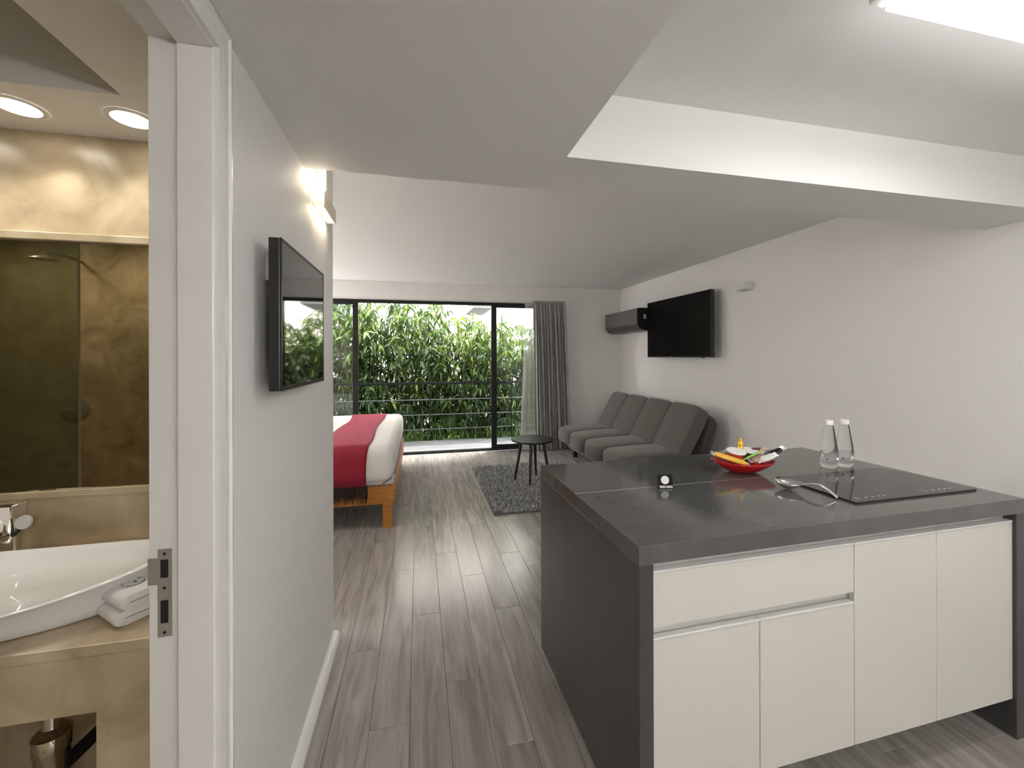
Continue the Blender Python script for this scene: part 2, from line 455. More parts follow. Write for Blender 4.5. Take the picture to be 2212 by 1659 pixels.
# door frame: lining, stop and casing
door = empty('door_1'); door['kind'] = 'structure'
bm = bmesh.new()
add_box(bm, XLB - 0.004, XL + 0.004, DY1 + 0.013, DY1 + 0.035, 0, DZ + 0.035)
add_box(bm, -0.496, XL + 0.004, DY1, DY1 + 0.014, 0, DZ, bev=0.0015)
obj('jamb', bm, M['trim'], door)
bm = bmesh.new()
add_box(bm, XLB - 0.004, XL + 0.004, DY0 - 0.03, DY0 - 0.013, 0, DZ + 0.035)
add_box(bm, -0.496, XL + 0.004, DY0 - 0.013, DY0, 0, DZ)
obj('jamb', bm, M['trim'], door)
bm = bmesh.new()
add_box(bm, XLB - 0.004, XL + 0.004, DY0 - 0.013, DY1 + 0.013, DZ + 0.013, DZ + 0.035)
add_box(bm, -0.496, XL + 0.004, DY0, DY1, DZ, DZ + 0.014)
obj('head_jamb', bm, M['trim'], door)
def casing_profile(s):
    # (distance from opening, projection)
    return [(0.0, 0.0), (0.0, 0.016), (0.018, 0.018), (0.022, 0.011), (0.056, 0.010), (0.060, 0.015), (0.068, 0.014), (0.07, 0.0)]
def loop_prism(A, B):
    bm = bmesh.new()
    a = [bm.verts.new(v) for v in A]; b = [bm.verts.new(v) for v in B]; n = len(a)
    for k in range(n): bm.faces.new((a[k], a[(k + 1) % n], b[(k + 1) % n], b[k]))
    bm.faces.new(a[::-1]); bm.faces.new(b)
    return bm
CP = casing_profile(1); ca, cz = 0.004, DZ + 0.004
obj('casing', loop_prism([(XL + q, DY1 + ca + d, 0) for d, q in CP], [(XL + q, DY1 + ca + d, cz + d) for d, q in CP]), M['trim'], door)
obj('casing', loop_prism([(XL + q, DY0 - ca - d, 0) for d, q in CP], [(XL + q, DY0 - ca - d, cz + d) for d, q in CP]), M['trim'], door)
obj('casing', loop_prism([(XL + q, DY0 - ca - d, cz + d) for d, q in CP], [(XL + q, DY1 + ca + d, cz + d) for d, q in CP]), M['trim'], door)
obj('step_shade_strip', box(-0.4985, -0.4962, DY1 + 0.002, DY1 + 0.0125, 0, DZ - 0.001), M['lightgrey'], door)  # grey strip standing in for the shade line at the stop step
# strike plate in the rebate
sy = DY1 + 0.013
plate = prism([(-0.538, 0.849), (-0.512, 0.849), (-0.512, 1.034), (-0.538, 1.034), (-0.538, 1.016), (-0.556, 1.016), (-0.556, 0.960), (-0.538, 0.960)], sy - 0.0025, sy - 0.0002, 'XZ')
st = obj('strike_plate', plate, M['steel'], door); st['label'] = 'satin nickel strike plate with two latch holes'
for z0, z1 in ((0.974, 1.012), (0.878, 0.926)):
    obj('latch_hole', box(-0.5325, -0.5185, sy - 0.0031, sy - 0.0024, z0, z1), M['dark_hole'], st)
for z in (1.024, 0.957, 0.860):
    obj('screw', lathe([(0, 0), (0.003, 0), (0.003, 0.0008), (0, 0.0012)], 12), M['dark_hole'], st)
    s_ = st.children[-1] if st.children else None
for c, z in zip([c for c in bpy.data.objects if c.name.startswith('screw')], (1.024, 0.952, 0.858)):
    c.rotation_euler = (radians(90), 0, 0); c.location = (-0.5255, sy - 0.0025, z)

# low strip at the foot of the left wall
q = [(XL, 0.0)] + [(XL + 0.034 * sin(t), 0.030 * cos(t)) for t in [k * pi / 2 / 8 for k in range(9)]]
struct('baseboard_left', prism(q, DY1 + 0.076, YE - 0.002, 'XZ'), M['trim'], smooth=40)

# other walls
struct('wall_right', box(XR, XR + 0.12, YBACK - 0.12, YB + 0.2, 0, TOP), M['wall'])
struct('wall_front', box(XLB, XR, YBACK - 0.12, YBACK, 0, TOP), M['wall'])
struct('wall_headboard', box(XB0 - 0.12, XB0, YM + 0.1, YB + 0.2, 0, TOP), M['wall'])
# window wall with the opening
WX0, WX1, WZ = -2.30, 1.95, 2.275
bm = bmesh.new()
add_box(bm, XB0, WX0, YB, YB + 0.2, 0, TOP)
add_box(bm, WX1, XR, YB, YB + 0.2, 0, TOP)
add_box(bm, WX0, WX1, YB, YB + 0.2, WZ, TOP)
struct('wall_back', bm, M['wall'])

# ceilings
bm = bmesh.new()
add_box(bm, XL, XREC, YBACK, YS, ZL, TOP)
add_box(bm, XREC, XR, YREC, YS, ZL, TOP)
bmesh.ops.remove_doubles(bm, verts=bm.verts, dist=1e-5)
struct('ceiling', bm, M['ceiling'])
struct('ceiling', box(XREC, XR, YBACK, YREC, ZREC, TOP), M['ceiling'])
struct('ceiling', box(XB0, XR, YS, YB, ZB, TOP), M['ceiling'])

# bathroom shell
bm = box(BX0 - 0.1, XLB, YM, YM + 0.1, 0, TOP)
struct('wall_mirror', bm, M['stone'])
struct('wall_shower', box(BX0 - 0.1, XLB, BY0 - 0.1, BY0, 0, TOP), M['stone'])
struct('wall_bath', box(BX0 - 0.1, BX0, BY0, YM, 0, TOP), M['stone'])
bm = bmesh.new()
add_box(bm, BX0, -0.815, 1.374, YM, ZL, TOP)
add_box(bm, -0.815, XLB, BY0, YM, ZL, TOP)
struct('ceiling', bm, M['ceiling'])
struct('ceiling', box(BX0, -0.815, BY0, 1.374, 2.5, TOP), M['ceiling'])
struct('trim_1', box(-2.6, XLB, YM - 0.022, YM, 1.819, 1.846, bev=0.003), M['stone'])

# ------------------------------------------------------------------ window
win = empty('window_1', (0, 0, 0)); win['kind'] = 'structure'
FY0, FY1 = YB + 0.02, YB + 0.10
bm = bmesh.new()
add_box(bm, WX0, WX1, FY0, FY1, WZ - 0.045, WZ)
add_box(bm, WX0, WX1, FY0, FY1, 0.0, 0.028)
add_box(bm, WX0, WX0 + 0.05, FY0, FY1, 0.028, WZ - 0.045)
add_box(bm, WX1 - 0.05, WX1, FY0, FY1, 0.028, WZ - 0.045)
obj('outer_frame', bm, M['black_metal'], win)
def sash(x0, x1, y0, lw, rw):
    bm = bmesh.new(); y1 = y0 + 0.035
    zb, zt = 0.028, WZ - 0.045
    add_box(bm, x0, x0 + lw, y0, y1, zb, zt)
    add_box(bm, x1 - rw, x1, y0, y1, zb, zt)
    add_box(bm, x0 + lw, x1 - rw, y0, y1, zb, zb + 0.055)
    add_box(bm, x0 + lw, x1 - rw, y0, y1, zt - 0.03, zt)
    s = obj('sash', bm, M['black_metal'], win)
    obj('pane', box(x0 + lw, x1 - rw, y0 + 0.014, y0 + 0.020, zb + 0.055, zt - 0.03), M['glass'], s)
sash(WX0 + 0.05, -0.850, FY0 + 0.002, 0.05, 0.072)
sash(1.090, WX1 - 0.05, FY0 + 0.002, 0.080, 0.05)
sash(WX0 + 0.05, -0.858, FY0 + 0.042, 0.05, 0.06)

# ------------------------------------------------------------------ balcony
deck = tag(obj('balcony_deck', box(-4, 4.5, YB + 0.2, 7.30, -0.14, -0.035), M['slab']), kind='structure')
bm = box(-4, 4.5, -0.065, 0.065, -0.03, 0.0, bev=0.003, seg=1)
dm = bpy.data.meshes.new('deck_board'); bm.to_mesh(dm); bm.free(); dm.materials.append(M['deck'])
y = YB + 0.2 + 0.07
while y < 7.25:
    link_mesh('deck_board', dm, None, deck, loc=(0, y, 0)); y += 0.136
struct('trim_2', box(WX0, WX1, FY1, YB + 0.2, -0.03, 0.004), M['slab'])
rail = thing('balcony_railing', 'dark metal balcony railing with flat top rail and thin bars', 'railing', (0, 7.25, 0))
obj('top_rail', box(-3.9, 4.4, -0.03, 0.03, 0.968, 1.008, bev=0.004), M['black_metal'], rail)
for x in (-2.85, -1.35, 0.185, 1.625, 3.1):
    obj('post', box(x - 0.008, x + 0.008, -0.02, 0.02, 0.0, 0.968), M['black_metal'], rail)
M['rod'] = mat('grey_rail_rod', (0.22, 0.23, 0.24), 0.35, 0.6)
for z in (0.708, 0.448, 0.197):
    obj('rod', tube([(-3.9, -0.012, z), (4.4, -0.012, z)], 0.008, 8), M['rod'], rail)

# neighbouring building beyond the hedge
nb = thing('neighbouring_building', 'bright cream rendered house beyond the bamboo hedge', 'building', (0, 10.6, -3))
obj('wall', box(-9, 11, 0, 0.3, 0, 9.5), M['render_wall'], nb)
obj('balcony_slab', box(1.18, 1.62, -1.5, -0.002, 5.53, 5.70), M['slab_dark'], nb)
gb = tag(obj('garden_bed', box(-8, 9, 7.3, 10.6, -0.9, -0.6), M['soil']), kind='structure')

# ------------------------------------------------------------------ bamboo hedge
def leaf_verts(L, w, droop):
    # folded lance-shaped blade along +X, curving down
    pts = [(0, 0.0), (0.22, 0.75), (0.5, 1.0), (0.78, 0.6), (1.0, 0.0)]
    V = []; 
    for t, ww in pts:
        z = -droop * L * t * t
        x = L * t * (1 - 0.25 * droop * t)
        V.append((Vector((x, ww * w, z + 0.25 * w * ww)), Vector((x, 0, z)), Vector((x, -ww * w, z + 0.25 * w * ww))))
    return V
def add_leaf(verts, faces, Mx, L, w, droop):
    V = leaf_verts(L, w, droop); base = len(verts)
    mid = []
    idx = []
    for i, (a, c, b) in enumerate(V):
        if i in (0, 4):
            verts.append(Mx @ c); idx.append((len(verts) - 1,) * 3)
        else:
            verts.append(Mx @ a); verts.append(Mx @ c); verts.append(Mx @ b)
            n = len(verts); idx.append((n - 3, n - 2, n - 1))
    for i in range(4):
        a, b = idx[i], idx[i + 1]
        if i == 0: faces += [(a[0], b[0], b[1]), (a[0], b[1], b[2])]
        elif i == 3: faces += [(a[0], a[1], b[0]), (a[1], a[2], b[0])]
        else: faces += [(a[0], a[1], b[1], b[0]), (a[1], a[2], b[2], b[1])]
def hedge_top(x):
    K = [(-4, 2.9), (-1.2, 2.85), (-0.2, 2.75), (0.25, 2.6), (0.6, 2.38), (0.85, 2.05), (1.15, 2.25), (1.5, 2.2), (2.0, 2.15), (4, 2.2)]
    for (a, ha), (b, hb) in zip(K, K[1:]):
        if a <= x <= b: return ha + (hb - ha) * (x - a) / (b - a)
    return 2.3
_lv, _lf = [], []
add_leaf(_lv, _lf, Matrix.Identity(4), 1.0, 0.075, 0.5)
leaf_me = bpy.data.meshes.new('leaf'); leaf_me.from_pydata([tuple(v) for v in _lv], [], _lf); leaf_me.materials.append(M['leafA'])
_labels = ['tall bamboo clump with slender green culms behind the balcony railing',
           'bamboo clump with yellowish young leaves behind the balcony railing']
def bamboo(x, y, idx):
    top = hedge_top(x) + rng.uniform(-0.08, 0.1)
    young = (0.5 < x < 1.9) and idx % 2 == 0
    b = thing('bamboo_plant', _labels[1] if young else _labels[0], 'bamboo', (x, y, -0.6), 0, 'young bamboo clumps' if young else 'bamboo clumps along the balcony')
    if not young: b['label'] = ('bamboo clump with drooping leaf sprays close to the balcony railing', 'bamboo clump in the middle row of the hedge', 'bamboo clump at the rear of the hedge before the cream wall')[0 if y < 7.92 else 1 if y < 8.3 else 2]; b['group'] = ('front row bamboo', 'middle row bamboo', 'rear row bamboo')[0 if y < 7.92 else 1 if y < 8.3 else 2]
    V, Fc, V2, F2 = [], [], [], []
    for c in range(5):
        h = (top + 0.6) * (1.0 if c == 0 else rng.uniform(0.72, 0.97))
        bx, by = rng.uniform(-0.22, 0.22), rng.uniform(-0.2, 0.2)
        lx, ly = rng.uniform(-0.12, 0.12), rng.uniform(-0.22, 0.05)
        P = [(bx + lx * t * t, by + ly * t * t, h * t * 0.97) for t in (0, 0.25, 0.5, 0.75, 1.0)]
        cu = obj('culm', tube(P, [0.011, 0.010, 0.008, 0.006, 0.003], 6), M['culm'], b, 60)
        ntw = int((30 if y < 8.3 else 20) * h / 3)
        for k in range(ntw):
            t = 0.12 + 0.88 * ((k + rng.random()) / ntw) ** 1.12
            px, py, pz = bx + lx * t * t, by + ly * t * t, h * t * 0.97
            az = rng.uniform(0, 2 * pi)
            ln = rng.uniform(0.06, 0.34) * (1.15 - 0.55 * t)
            q = Vector((px + cos(az) * ln, py + sin(az) * ln * 0.9 - 0.05, pz + rng.uniform(-0.02, 0.12)))
            nl = rng.randint(5, 8)
            sp = rng.uniform(0, 2 * pi)
            for j in range(nl):
                a = sp + 2 * pi * j / nl + rng.uniform(-0.3, 0.3)
                pitch = rng.uniform(-0.15, 1.0)
                L = rng.uniform(0.13, 0.25)
                Mx = Matrix.Translation(q) @ Matrix.Rotation(a, 4, 'Z') @ Matrix.Rotation(pitch, 4, 'Y') @ Matrix.Rotation(rng.uniform(-0.7, 0.7), 4, 'X')
                if rng.random() < (0.5 if t > 0.75 else 0.12) * (1.6 if young else 0.7): add_leaf(V2, F2, Mx, L, L * rng.uniform(0.075, 0.11), rng.uniform(0.2, 0.8))
                else: add_leaf(V, Fc, Mx, L, L * rng.uniform(0.075, 0.11), rng.uniform(0.2, 0.8))
    for nm, vv, ff, mm in (('foliage', V, Fc, M['leafA']), ('young_foliage', V2, F2, M['leafB'])):
        if not vv: continue
        me = bpy.data.meshes.new(nm); me.from_pydata([tuple(v) for v in vv], [], ff); me.update()
        f = link_mesh(nm, me, mm, b); f['kind'] = 'stuff'
    # larger leaves hanging at the front, towards the railing
    if -1.6 < x < 2.1 and y < 7.9:
        for s in range(5):
            q = Vector((rng.uniform(-0.2, 0.2), -0.12 - rng.random() * 0.12, 0.62 + rng.uniform(0.12, 1.0)))
            for j in range(6):
                a = -pi / 2 + (j - 2.5) * 0.5 + rng.uniform(-0.12, 0.12)
                L = rng.uniform(0.2, 0.3)
                lo = link_mesh('leaf', leaf_me, None, b)
                lo.matrix_local = Matrix.Translation(q) @ Matrix.Rotation(a, 4, 'Z') @ Matrix.Rotation(rng.uniform(0.2, 0.8), 4, 'Y') @ Matrix.Scale(L, 4)
    return b
i = 0
for row, (yy, x0, x1, st_) in enumerate(((7.74, -3.0, 3.1, 0.46), (8.1, -3.2, 3.3, 0.46), (8.5, -3.4, 3.4, 0.5))):
    x = x0 + row * 0.2
    while x < x1:
        bamboo(x + rng.uniform(-0.08, 0.08), yy + rng.uniform(-0.08, 0.08), i); i += 1; x += st_

# ------------------------------------------------------------------ kitchen island
IR = radians(1.105)
IO = (0.6057, 1.0595, 0.0)
IW, ID, IH, IT = 1.617, 0.907, 0.90, 0.046
Misl = Matrix.Translation(IO) @ Matrix.Rotation(IR, 4, 'Z')
def isl(x, y, z): return Misl @ Vector((x, y, z))
wt = thing('island_worktop', 'dark grey quartz worktop with waterfall ends over cream cabinets', 'worktop', IO, IR)
SEAM = 0.470
def slab_bm(pts):
    bm = prism(pts, IH - IT - 0.008, IH, 'XY')
    bmesh.ops.bevel(bm, geom=[e for e in bm.edges if max(v.co.z for v in e.verts) - min(v.co.z for v in e.verts) < 1e-6 and e.verts[0].co.z > IH - 1e-4], offset=0.0012, segments=1, affect='EDGES')
    return bm
obj('top_slab', slab_bm([(0, 0), (IW, 0), (IW, ID), (0.956, ID), (0.956, SEAM - 0.0012), (0, SEAM - 0.0012)]), M['quartz'], wt)
obj('top_slab', box(0, 0.9557, SEAM + 0.0012, ID, IH - IT - 0.008, IH), M['quartz'], wt)
obj('joint', box(0.001, 0.9555, SEAM - 0.0012, SEAM + 0.0012, IH - 0.04, IH - 0.0002), M['whiteprint'], wt)
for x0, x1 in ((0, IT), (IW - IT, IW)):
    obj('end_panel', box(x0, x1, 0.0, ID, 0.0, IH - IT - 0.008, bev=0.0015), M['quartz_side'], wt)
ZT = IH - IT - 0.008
def cab_door(par, x0, x1, z0, z1, lip=True):
    d = obj('door', box(x0 + 0.0012, x1 - 0.0012, 0.010, 0.029, z0, z1 - 0.008, bev=0.0012, seg=1), M['cabinet'], par)
    obj('edge_profile', box(x0 + 0.0012, x1 - 0.0012, 0.008, 0.030, z1 - 0.008, z1, bev=0.002), M['edge'], d)
    return d
B = [IT + 0.001, 0.422, 0.800, 1.176, IW - IT - 0.001]
c1 = thing('base_cabinet', 'cream base cabinet with a wide drawer above two doors', 'cabinet', IO, IR)
c2 = thing('base_cabinet', 'cream base cabinet with two tall doors under the hob', 'cabinet', IO, IR)
for c, x0, x1 in ((c1, B[0], B[2]), (c2, B[2], B[4])):
    bm = bmesh.new()
    add_box(bm, x0, x1, 0.055, 0.60, 0.15, ZT - 0.001)
    add_box(bm, x0 + 0.001, x1 - 0.001, 0.031, 0.055, 0.15, 0.60)
    if c is c1: add_box(bm, x0 + 0.001, x1 - 0.001, 0.031, 0.055, 0.665, 0.80)
    else: add_box(bm, x0 + 0.001, x1 - 0.001, 0.031, 0.055, 0.60, 0.80)
    obj('carcass', bm, M['carcass'], c)
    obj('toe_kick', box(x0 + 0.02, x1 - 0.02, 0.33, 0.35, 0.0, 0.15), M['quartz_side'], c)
    obj('finger_channel', box(x0, x1, 0.036, 0.0545, 0.801, ZT - 0.001), M['channel'], c)
dr = obj('drawer', box(B[0] + 0.0012, B[2] - 0.0012, 0.010, 0.029, 0.655, 0.812, bev=0.0012, seg=1), M['cabinet'], c1)
obj('edge_profile', box(B[0] + 0.0012, B[2] - 0.0012, 0.008, 0.030, 0.812, 0.820, bev=0.002), M['edge'], dr)
obj('finger_channel', box(B[0], B[2], 0.036, 0.0545, 0.602, 0.663), M['channel'], c1)
cab_door(c1, B[0], B[1], 0.148, 0.625); cab_door(c1, B[1], B[2], 0.148, 0.625)
cab_door(c2, B[2], B[3], 0.148, 0.820); cab_door(c2, B[3], B[4], 0.148, 0.820)
# back panel of the island
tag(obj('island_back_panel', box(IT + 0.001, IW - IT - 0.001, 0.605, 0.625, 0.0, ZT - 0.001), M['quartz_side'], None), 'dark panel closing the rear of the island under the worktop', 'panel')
bp = bpy.data.objects['island_back_panel']; bp.location = IO; bp.rotation_euler = (0, 0, IR)

# induction hob
hob = thing('induction_hob', 'black ceramic induction hob set in the grey worktop', 'hob', isl(0, 0, IH), IR)
obj('glass_plate', box(0.94, 1.562, 0.106, 0.440, 0.0005, 0.0075, bev=0.0015), M['hob'], hob)
for x0 in (0.985, 1.33):
    obj('control_mark', box(x0, x0 + 0.006, 0.128, 0.150, 0.0073, 0.0079), M['hobprint'], hob)
    for k, dx in enumerate((0.04, 0.075, 0.105, 0.13)):
        obj('control_mark', box(x0 + dx, x0 + dx + 0.012, 0.136, 0.142, 0.0073, 0.0078), M['hobprint'], hob)

# bottles
def bottle(px, py, label):
    b = thing('water_bottle', label, 'bottle', (px, py, IH + 0.0008), 0.3, 'clear water bottles on the worktop')
    pr = [(0, 0.004), (0.026, 0.0), (0.034, 0.006), (0.0365, 0.02), (0.0365, 0.075), (0.034, 0.10), (0.027, 0.145), (0.0205, 0.19), (0.0175, 0.205), (0.017, 0.212), (0, 0.212)]
    obj('body', lathe(pr, 40), M['bottle'], b, 60)
    obj('screw_cap', lathe([(0, 0.228), (0.0165, 0.228), (0.0185, 0.226), (0.0192, 0.212), (0.0192, 0.207), (0, 0.207)], 32), M['cap'], b, 40)
    obj('label_band', lathe([(0.0367, 0.036), (0.0367, 0.074)], 40), M['clear'], b, 60)
    bm = bmesh.new()
    for a in (3.3, 4.35, 4.75, 5.3):
        z = 0.052 + 0.012 * sin(a * 7)
        h = 0.004
        vs_ = []
        for k in range(4):
            t = a + k * 0.05
            vs_.append((bm.verts.new((0.0369 * cos(t), 0.0369 * sin(t), z)), bm.verts.new((0.0369 * cos(t), 0.0369 * sin(t), z + 2 * h))))
        for u_, v_ in zip(vs_, vs_[1:]): bm.faces.new((u_[0], v_[0], v_[1], u_[1]))
    obj('print', bm, M['mark'], b)
    return b
bottle(1.930, 1.607, 'clear white-capped water bottle, nearer of the pair to the red bowl')
bottle(2.020, 1.604, 'clear white-capped water bottle, farther of the pair from the red bowl')

# table card
card = thing('table_card', 'small black card with a white round seal standing on the worktop', 'card', (0.984, 1.512, IH), radians(-14))
Mc = Matrix.Rotation(radians(-10), 4, 'X')
obj('panel', box(-0.031, 0.031, -0.001, 0.001, 0.0, 0.053, M=Mc), M['card_black'], card)
obj('panel', box(-0.031, 0.031, 0.0, 0.028, 0.0, 0.0015), M['black_plastic'], card)
Mf = Matrix.Translation((0, -0.002, 0.0102)) @ Matrix.Rotation(radians(42), 4, 'X')
obj('foot_strip', box(-0.030, 0.031, -0.0145, 0.0, 0.0, 0.0012, M=Mf), M['card_black'], card)
bm = lathe([(0, 0), (0.0165, 0), (0.0165, 0.0006), (0, 0.0006)], 40)
bmesh.ops.transform(bm, matrix=Mc @ Matrix.Translation((0, -0.0011, 0.031)) @ Matrix.Rotation(radians(90), 4, 'X'), verts=bm.verts)
obj('seal', bm, M['whiteprint'], card)
for x0, x1 in ((-0.026, -0.002), (0.001, 0.027)):
    for y0 in (-0.0025, -0.0085):
        obj('print_line', box(x0, x1, y0 - 0.0034, y0, 0.0011, 0.0016, M=Mf), M['whiteprint'], card)

# spoon rest
sp = thing('spoon_rest', 'large silver spoon shaped rest lying beside the hob', 'spoon rest', (1.475, 1.352, IH + 0.0002), math.atan2(1.245 - 1.43, 1.540 - 1.435))
bm = bmesh.new()
N = 40
rows = []
for i in range(N + 1):
    t = i / N
    x = -0.085 + 0.21 * t
    if t < 0.46:
        s = t / 0.46; w = 0.048 * (sin(pi * min(1, s * 0.93 + 0.0)) ** 0.55 if s > 0 else 0.0)
    else:
        s = (t - 0.46) / 0.54; w = 0.0
    wh = 0.0085 + 0.004 * max(0, (t - 0.5)) * 2
    w = max(w, wh if t > 0.03 else 0.004)
    bowl_d = 0.028 * max(0, sin(pi * min(1, t / 0.46))) if t < 0.46 else 0
    zb = 0.030 if t < 0.46 else 0.030 + 0.012 * sin(pi * min(1, (t - 0.46) / 0.5)) * 0.9 - 0.026 * max(0, (t - 0.72) / 0.28) ** 1.4
    row = []
    for k in range(9):
        c = -1 + 2 * k / 8
        row.append(Vector((x, w * c, zb - bowl_d * (1 - c * c))))
    rows.append(row)
zmin = min(v.z for r in rows for v in r)
vr = [[bm.verts.new((v.x, v.y, v.z - zmin + 0.0022)) for v in r] for r in rows]
for a, b in zip(vr, vr[1:]):
    for k in range(8): bm.faces.new((a[k], a[k + 1], b[k + 1], b[k]))
o = obj('bowl_and_handle', bm, M['chrome'], sp, 180)
md = o.modifiers.new('solid', 'SOLIDIFY'); md.thickness = 0.002; md.offset = 0

# red bowl and its snacks
BC = Vector((1.470, 1.640, IH))
brz = radians(-14)
bowl = thing('snack_bowl', 'red boat shaped bowl filled with snacks on the worktop', 'bowl', BC, brz)
def bowl_mesh(outer):
    bm = bmesh.new(); n = 48; rings = []
    prof = [(0.0, 0.0), (0.30, 0.0), (0.42, 0.004), (0.62, 0.016), (0.80, 0.031), (0.93, 0.044), (1.0, 0.052)]
    off = 0 if outer else 0.004
    for r, z in prof:
        if r == 0: rings.append([bm.verts.new((0, 0, z + off))]); continue
        ring = []
        for k in range(n):
            a = 2 * pi * k / n
            lift = 0.005 * (max(0, abs(cos(a)) - 0.35) / 0.65) ** 2 * (z / 0.052)
            ring.append(bm.verts.new(((0.138 * r - off * 0.6) * cos(a) * (1 + 0.03 * abs(cos(a))), (0.098 * r - off * 0.6) * sin(a), z + off * (1 - r) + lift)))
        rings.append(ring)
    for a, b in zip(rings, rings[1:]):
        for k in range(n):
            if len(a) == 1: bm.faces.new((a[0], b[k], b[(k + 1) % n]))
            else: bm.faces.new((a[k], a[(k + 1) % n], b[(k + 1) % n], b[k]))
    return bm
o = obj('shell', bowl_mesh(True), M['redbowl'], bowl, 70)
md = o.modifiers.new('solid', 'SOLIDIFY'); md.thickness = 0.003; md.offset = -1
Mb = Matrix.Translation(BC) @ Matrix.Rotation(brz, 4, 'Z')
def at_bowl(x, y, z): return Mb @ Vector((x, y, z + 0.008))
def cup(x, y, z, tilt, ax, sm, label, r=0.040):
    c = thing('snack_cup', label, 'cup', at_bowl(x, y, z)); c.rotation_euler = (radians(tilt * ax[0]), radians(tilt * ax[1]), brz)
    obj('body', lathe([(0, 0), (r * 0.74, 0), (r * 0.78, 0.004), (r * 0.94, 0.042), (0, 0.042)], 32), sm, c, 50)
    obj('rim', lathe([(r * 0.94, 0.038), (r * 1.04, 0.040), (r * 1.06, 0.044), (r * 0.98, 0.047), (r * 0.94, 0.043)], 32), M['lid'], c, 60)
    obj('lid', lathe([(0, 0.0462), (r * 1.0, 0.0462), (r * 1.0, 0.044), (0, 0.044)], 32), M['lid'], c, 30)
cup(-0.032, 0.006, 0.046, 11, (1, 0.25), M['cup_red'], 'red instant soup cup with white lid in the snack bowl')
cup(0.046, 0.028, 0.043, 9, (1, 0.4), M['cup_green'], 'green patterned cup with white lid beside the green packet', 0.037)
def packet(name, label, p, size, rot, m, ends=None, bulge=True, cat='snack packet'):
    L, W_, T = size
    t = thing(name, label, cat, at_bowl(*p)); t.rotation_euler = (radians(rot[0]), radians(rot[1]), brz + radians(rot[2]))
    obj('pouch', pillow(-L / 2, L / 2, -W_ / 2, W_ / 2, -T / 2, T / 2, 0.6, 24, 12), m, t, 180)
    for s in (-1, 1):
        bm = bmesh.new(); n = 8
        a = [bm.verts.new((s * (L / 2 - 0.004), (-0.5 + k / n) * W_ * 0.8, 0.0015 * (-1) ** k)) for k in range(n + 1)]
        b = [bm.verts.new((s * (L / 2 + 0.012), (-0.5 + k / n) * W_ * 0.98, 0.002 * (-1) ** k)) for k in range(n + 1)]
        for k in range(n): bm.faces.new((a[k], a[k + 1], b[k + 1], b[k]))
        o = obj('crimped_seal', bm, ends or m, t)
        md = o.modifiers.new('solid', 'SOLIDIFY'); md.thickness = 0.0008
    return t
packet('candy_stick', 'long yellow snack packet with clear end leaning over the bowl rim', (-0.082, -0.052, 0.066), (0.150, 0.034, 0.016), (18, 17, -6), M['yellow'], M['clear'])
packet('foil_packet', 'silver foil sachet behind the red soup cup', (-0.078, 0.044, 0.068), (0.06, 0.035, 0.012), (10, -10, 20), M['foil'])
packet('foil_packet', 'black and white chocolate bar leaning on the bowl edge', (0.112, -0.020, 0.074), (0.125, 0.036, 0.014), (16, -30, -4), M['black_plastic'], M['foil'])
packet('paper_packet', 'white paper sachet wrapped round the black bar', (0.088, -0.044, 0.068), (0.07, 0.034, 0.018), (20, -22, -2), M['white_paper'])
packet('green_stick', 'thin green wrapper stick lying across the cups', (0.030, -0.034, 0.078), (0.092, 0.010, 0.008), (0, -23, 8), M['green'])
packet('brown_packet', 'brown and pink biscuit packet beneath the green stick', (0.058, -0.028, 0.060), (0.075, 0.042, 0.020), (22, -10, 6), M['brownpack'])
packet('pink_packet', 'small pink sweet packet near the dark red bar', (0.098, 0.018, 0.080), (0.03, 0.022, 0.012), (30, -50, 10), M['pink'])
packet('dark_bar', 'dark red chocolate bar lying behind the green stick', (0.086, 0.040, 0.088), (0.052, 0.030, 0.010), (4, -2, 2), M['darkred'])
g = thing('gold_sweet', 'gold foil wrapped sweet standing upright between the cups', 'sweet', at_bowl(0.012, 0.040, 0.072))
obj('body', lathe([(0, 0), (0.012, 0.001), (0.0145, 0.012), (0.012, 0.026), (0.0105, 0.031), (0.013, 0.040), (0.012, 0.05), (0.007, 0.056), (0, 0.058)], 24), M['gold'], g, 60)
obj('twist', lathe([(0.003, 0.055), (0.008, 0.064), (0.006, 0.066), (0.0, 0.058)], 14), M['gold'], g)

# ------------------------------------------------------------------ ceiling lamp
def linear_lamp(label, x, y):
    lamp = thing('linear_ceiling_lamp', label, 'ceiling lamp', (x, y, 2.35), 0, 'linear lamps in the ceiling recess')
    obj('housing', box(0.034, 1.126, 0.0, 0.135, 0.016, ZREC - 2.35 - 0.0005), M['trim'], lamp)
    obj('side_lip', box(0.034, 1.126, 0.0, 0.004, 0.0, 0.016), M['trim'], lamp)
    obj('side_lip', box(0.034, 1.126, 0.131, 0.135, 0.0, 0.016), M['trim'], lamp)
    obj('end_cap', box(-0.012, 0.034, -0.003, 0.138, -0.004, 0.06, bev=0.002), M['trim'], lamp)
    obj('end_cap', box(1.126, 1.172, -0.003, 0.138, -0.004, 0.06, bev=0.002), M['trim'], lamp)
    obj('diffuser', box(0.034, 1.126, 0.004, 0.131, -0.016, 0.015), M['led'], lamp)
linear_lamp('long white linear lamp glowing in the ceiling recess over the island', 1.15, 0.70)
linear_lamp('added unseen linear fill lamp in the ceiling recess away from the island', 1.15, -0.85)  # second lamp, out of view, added to brighten the room

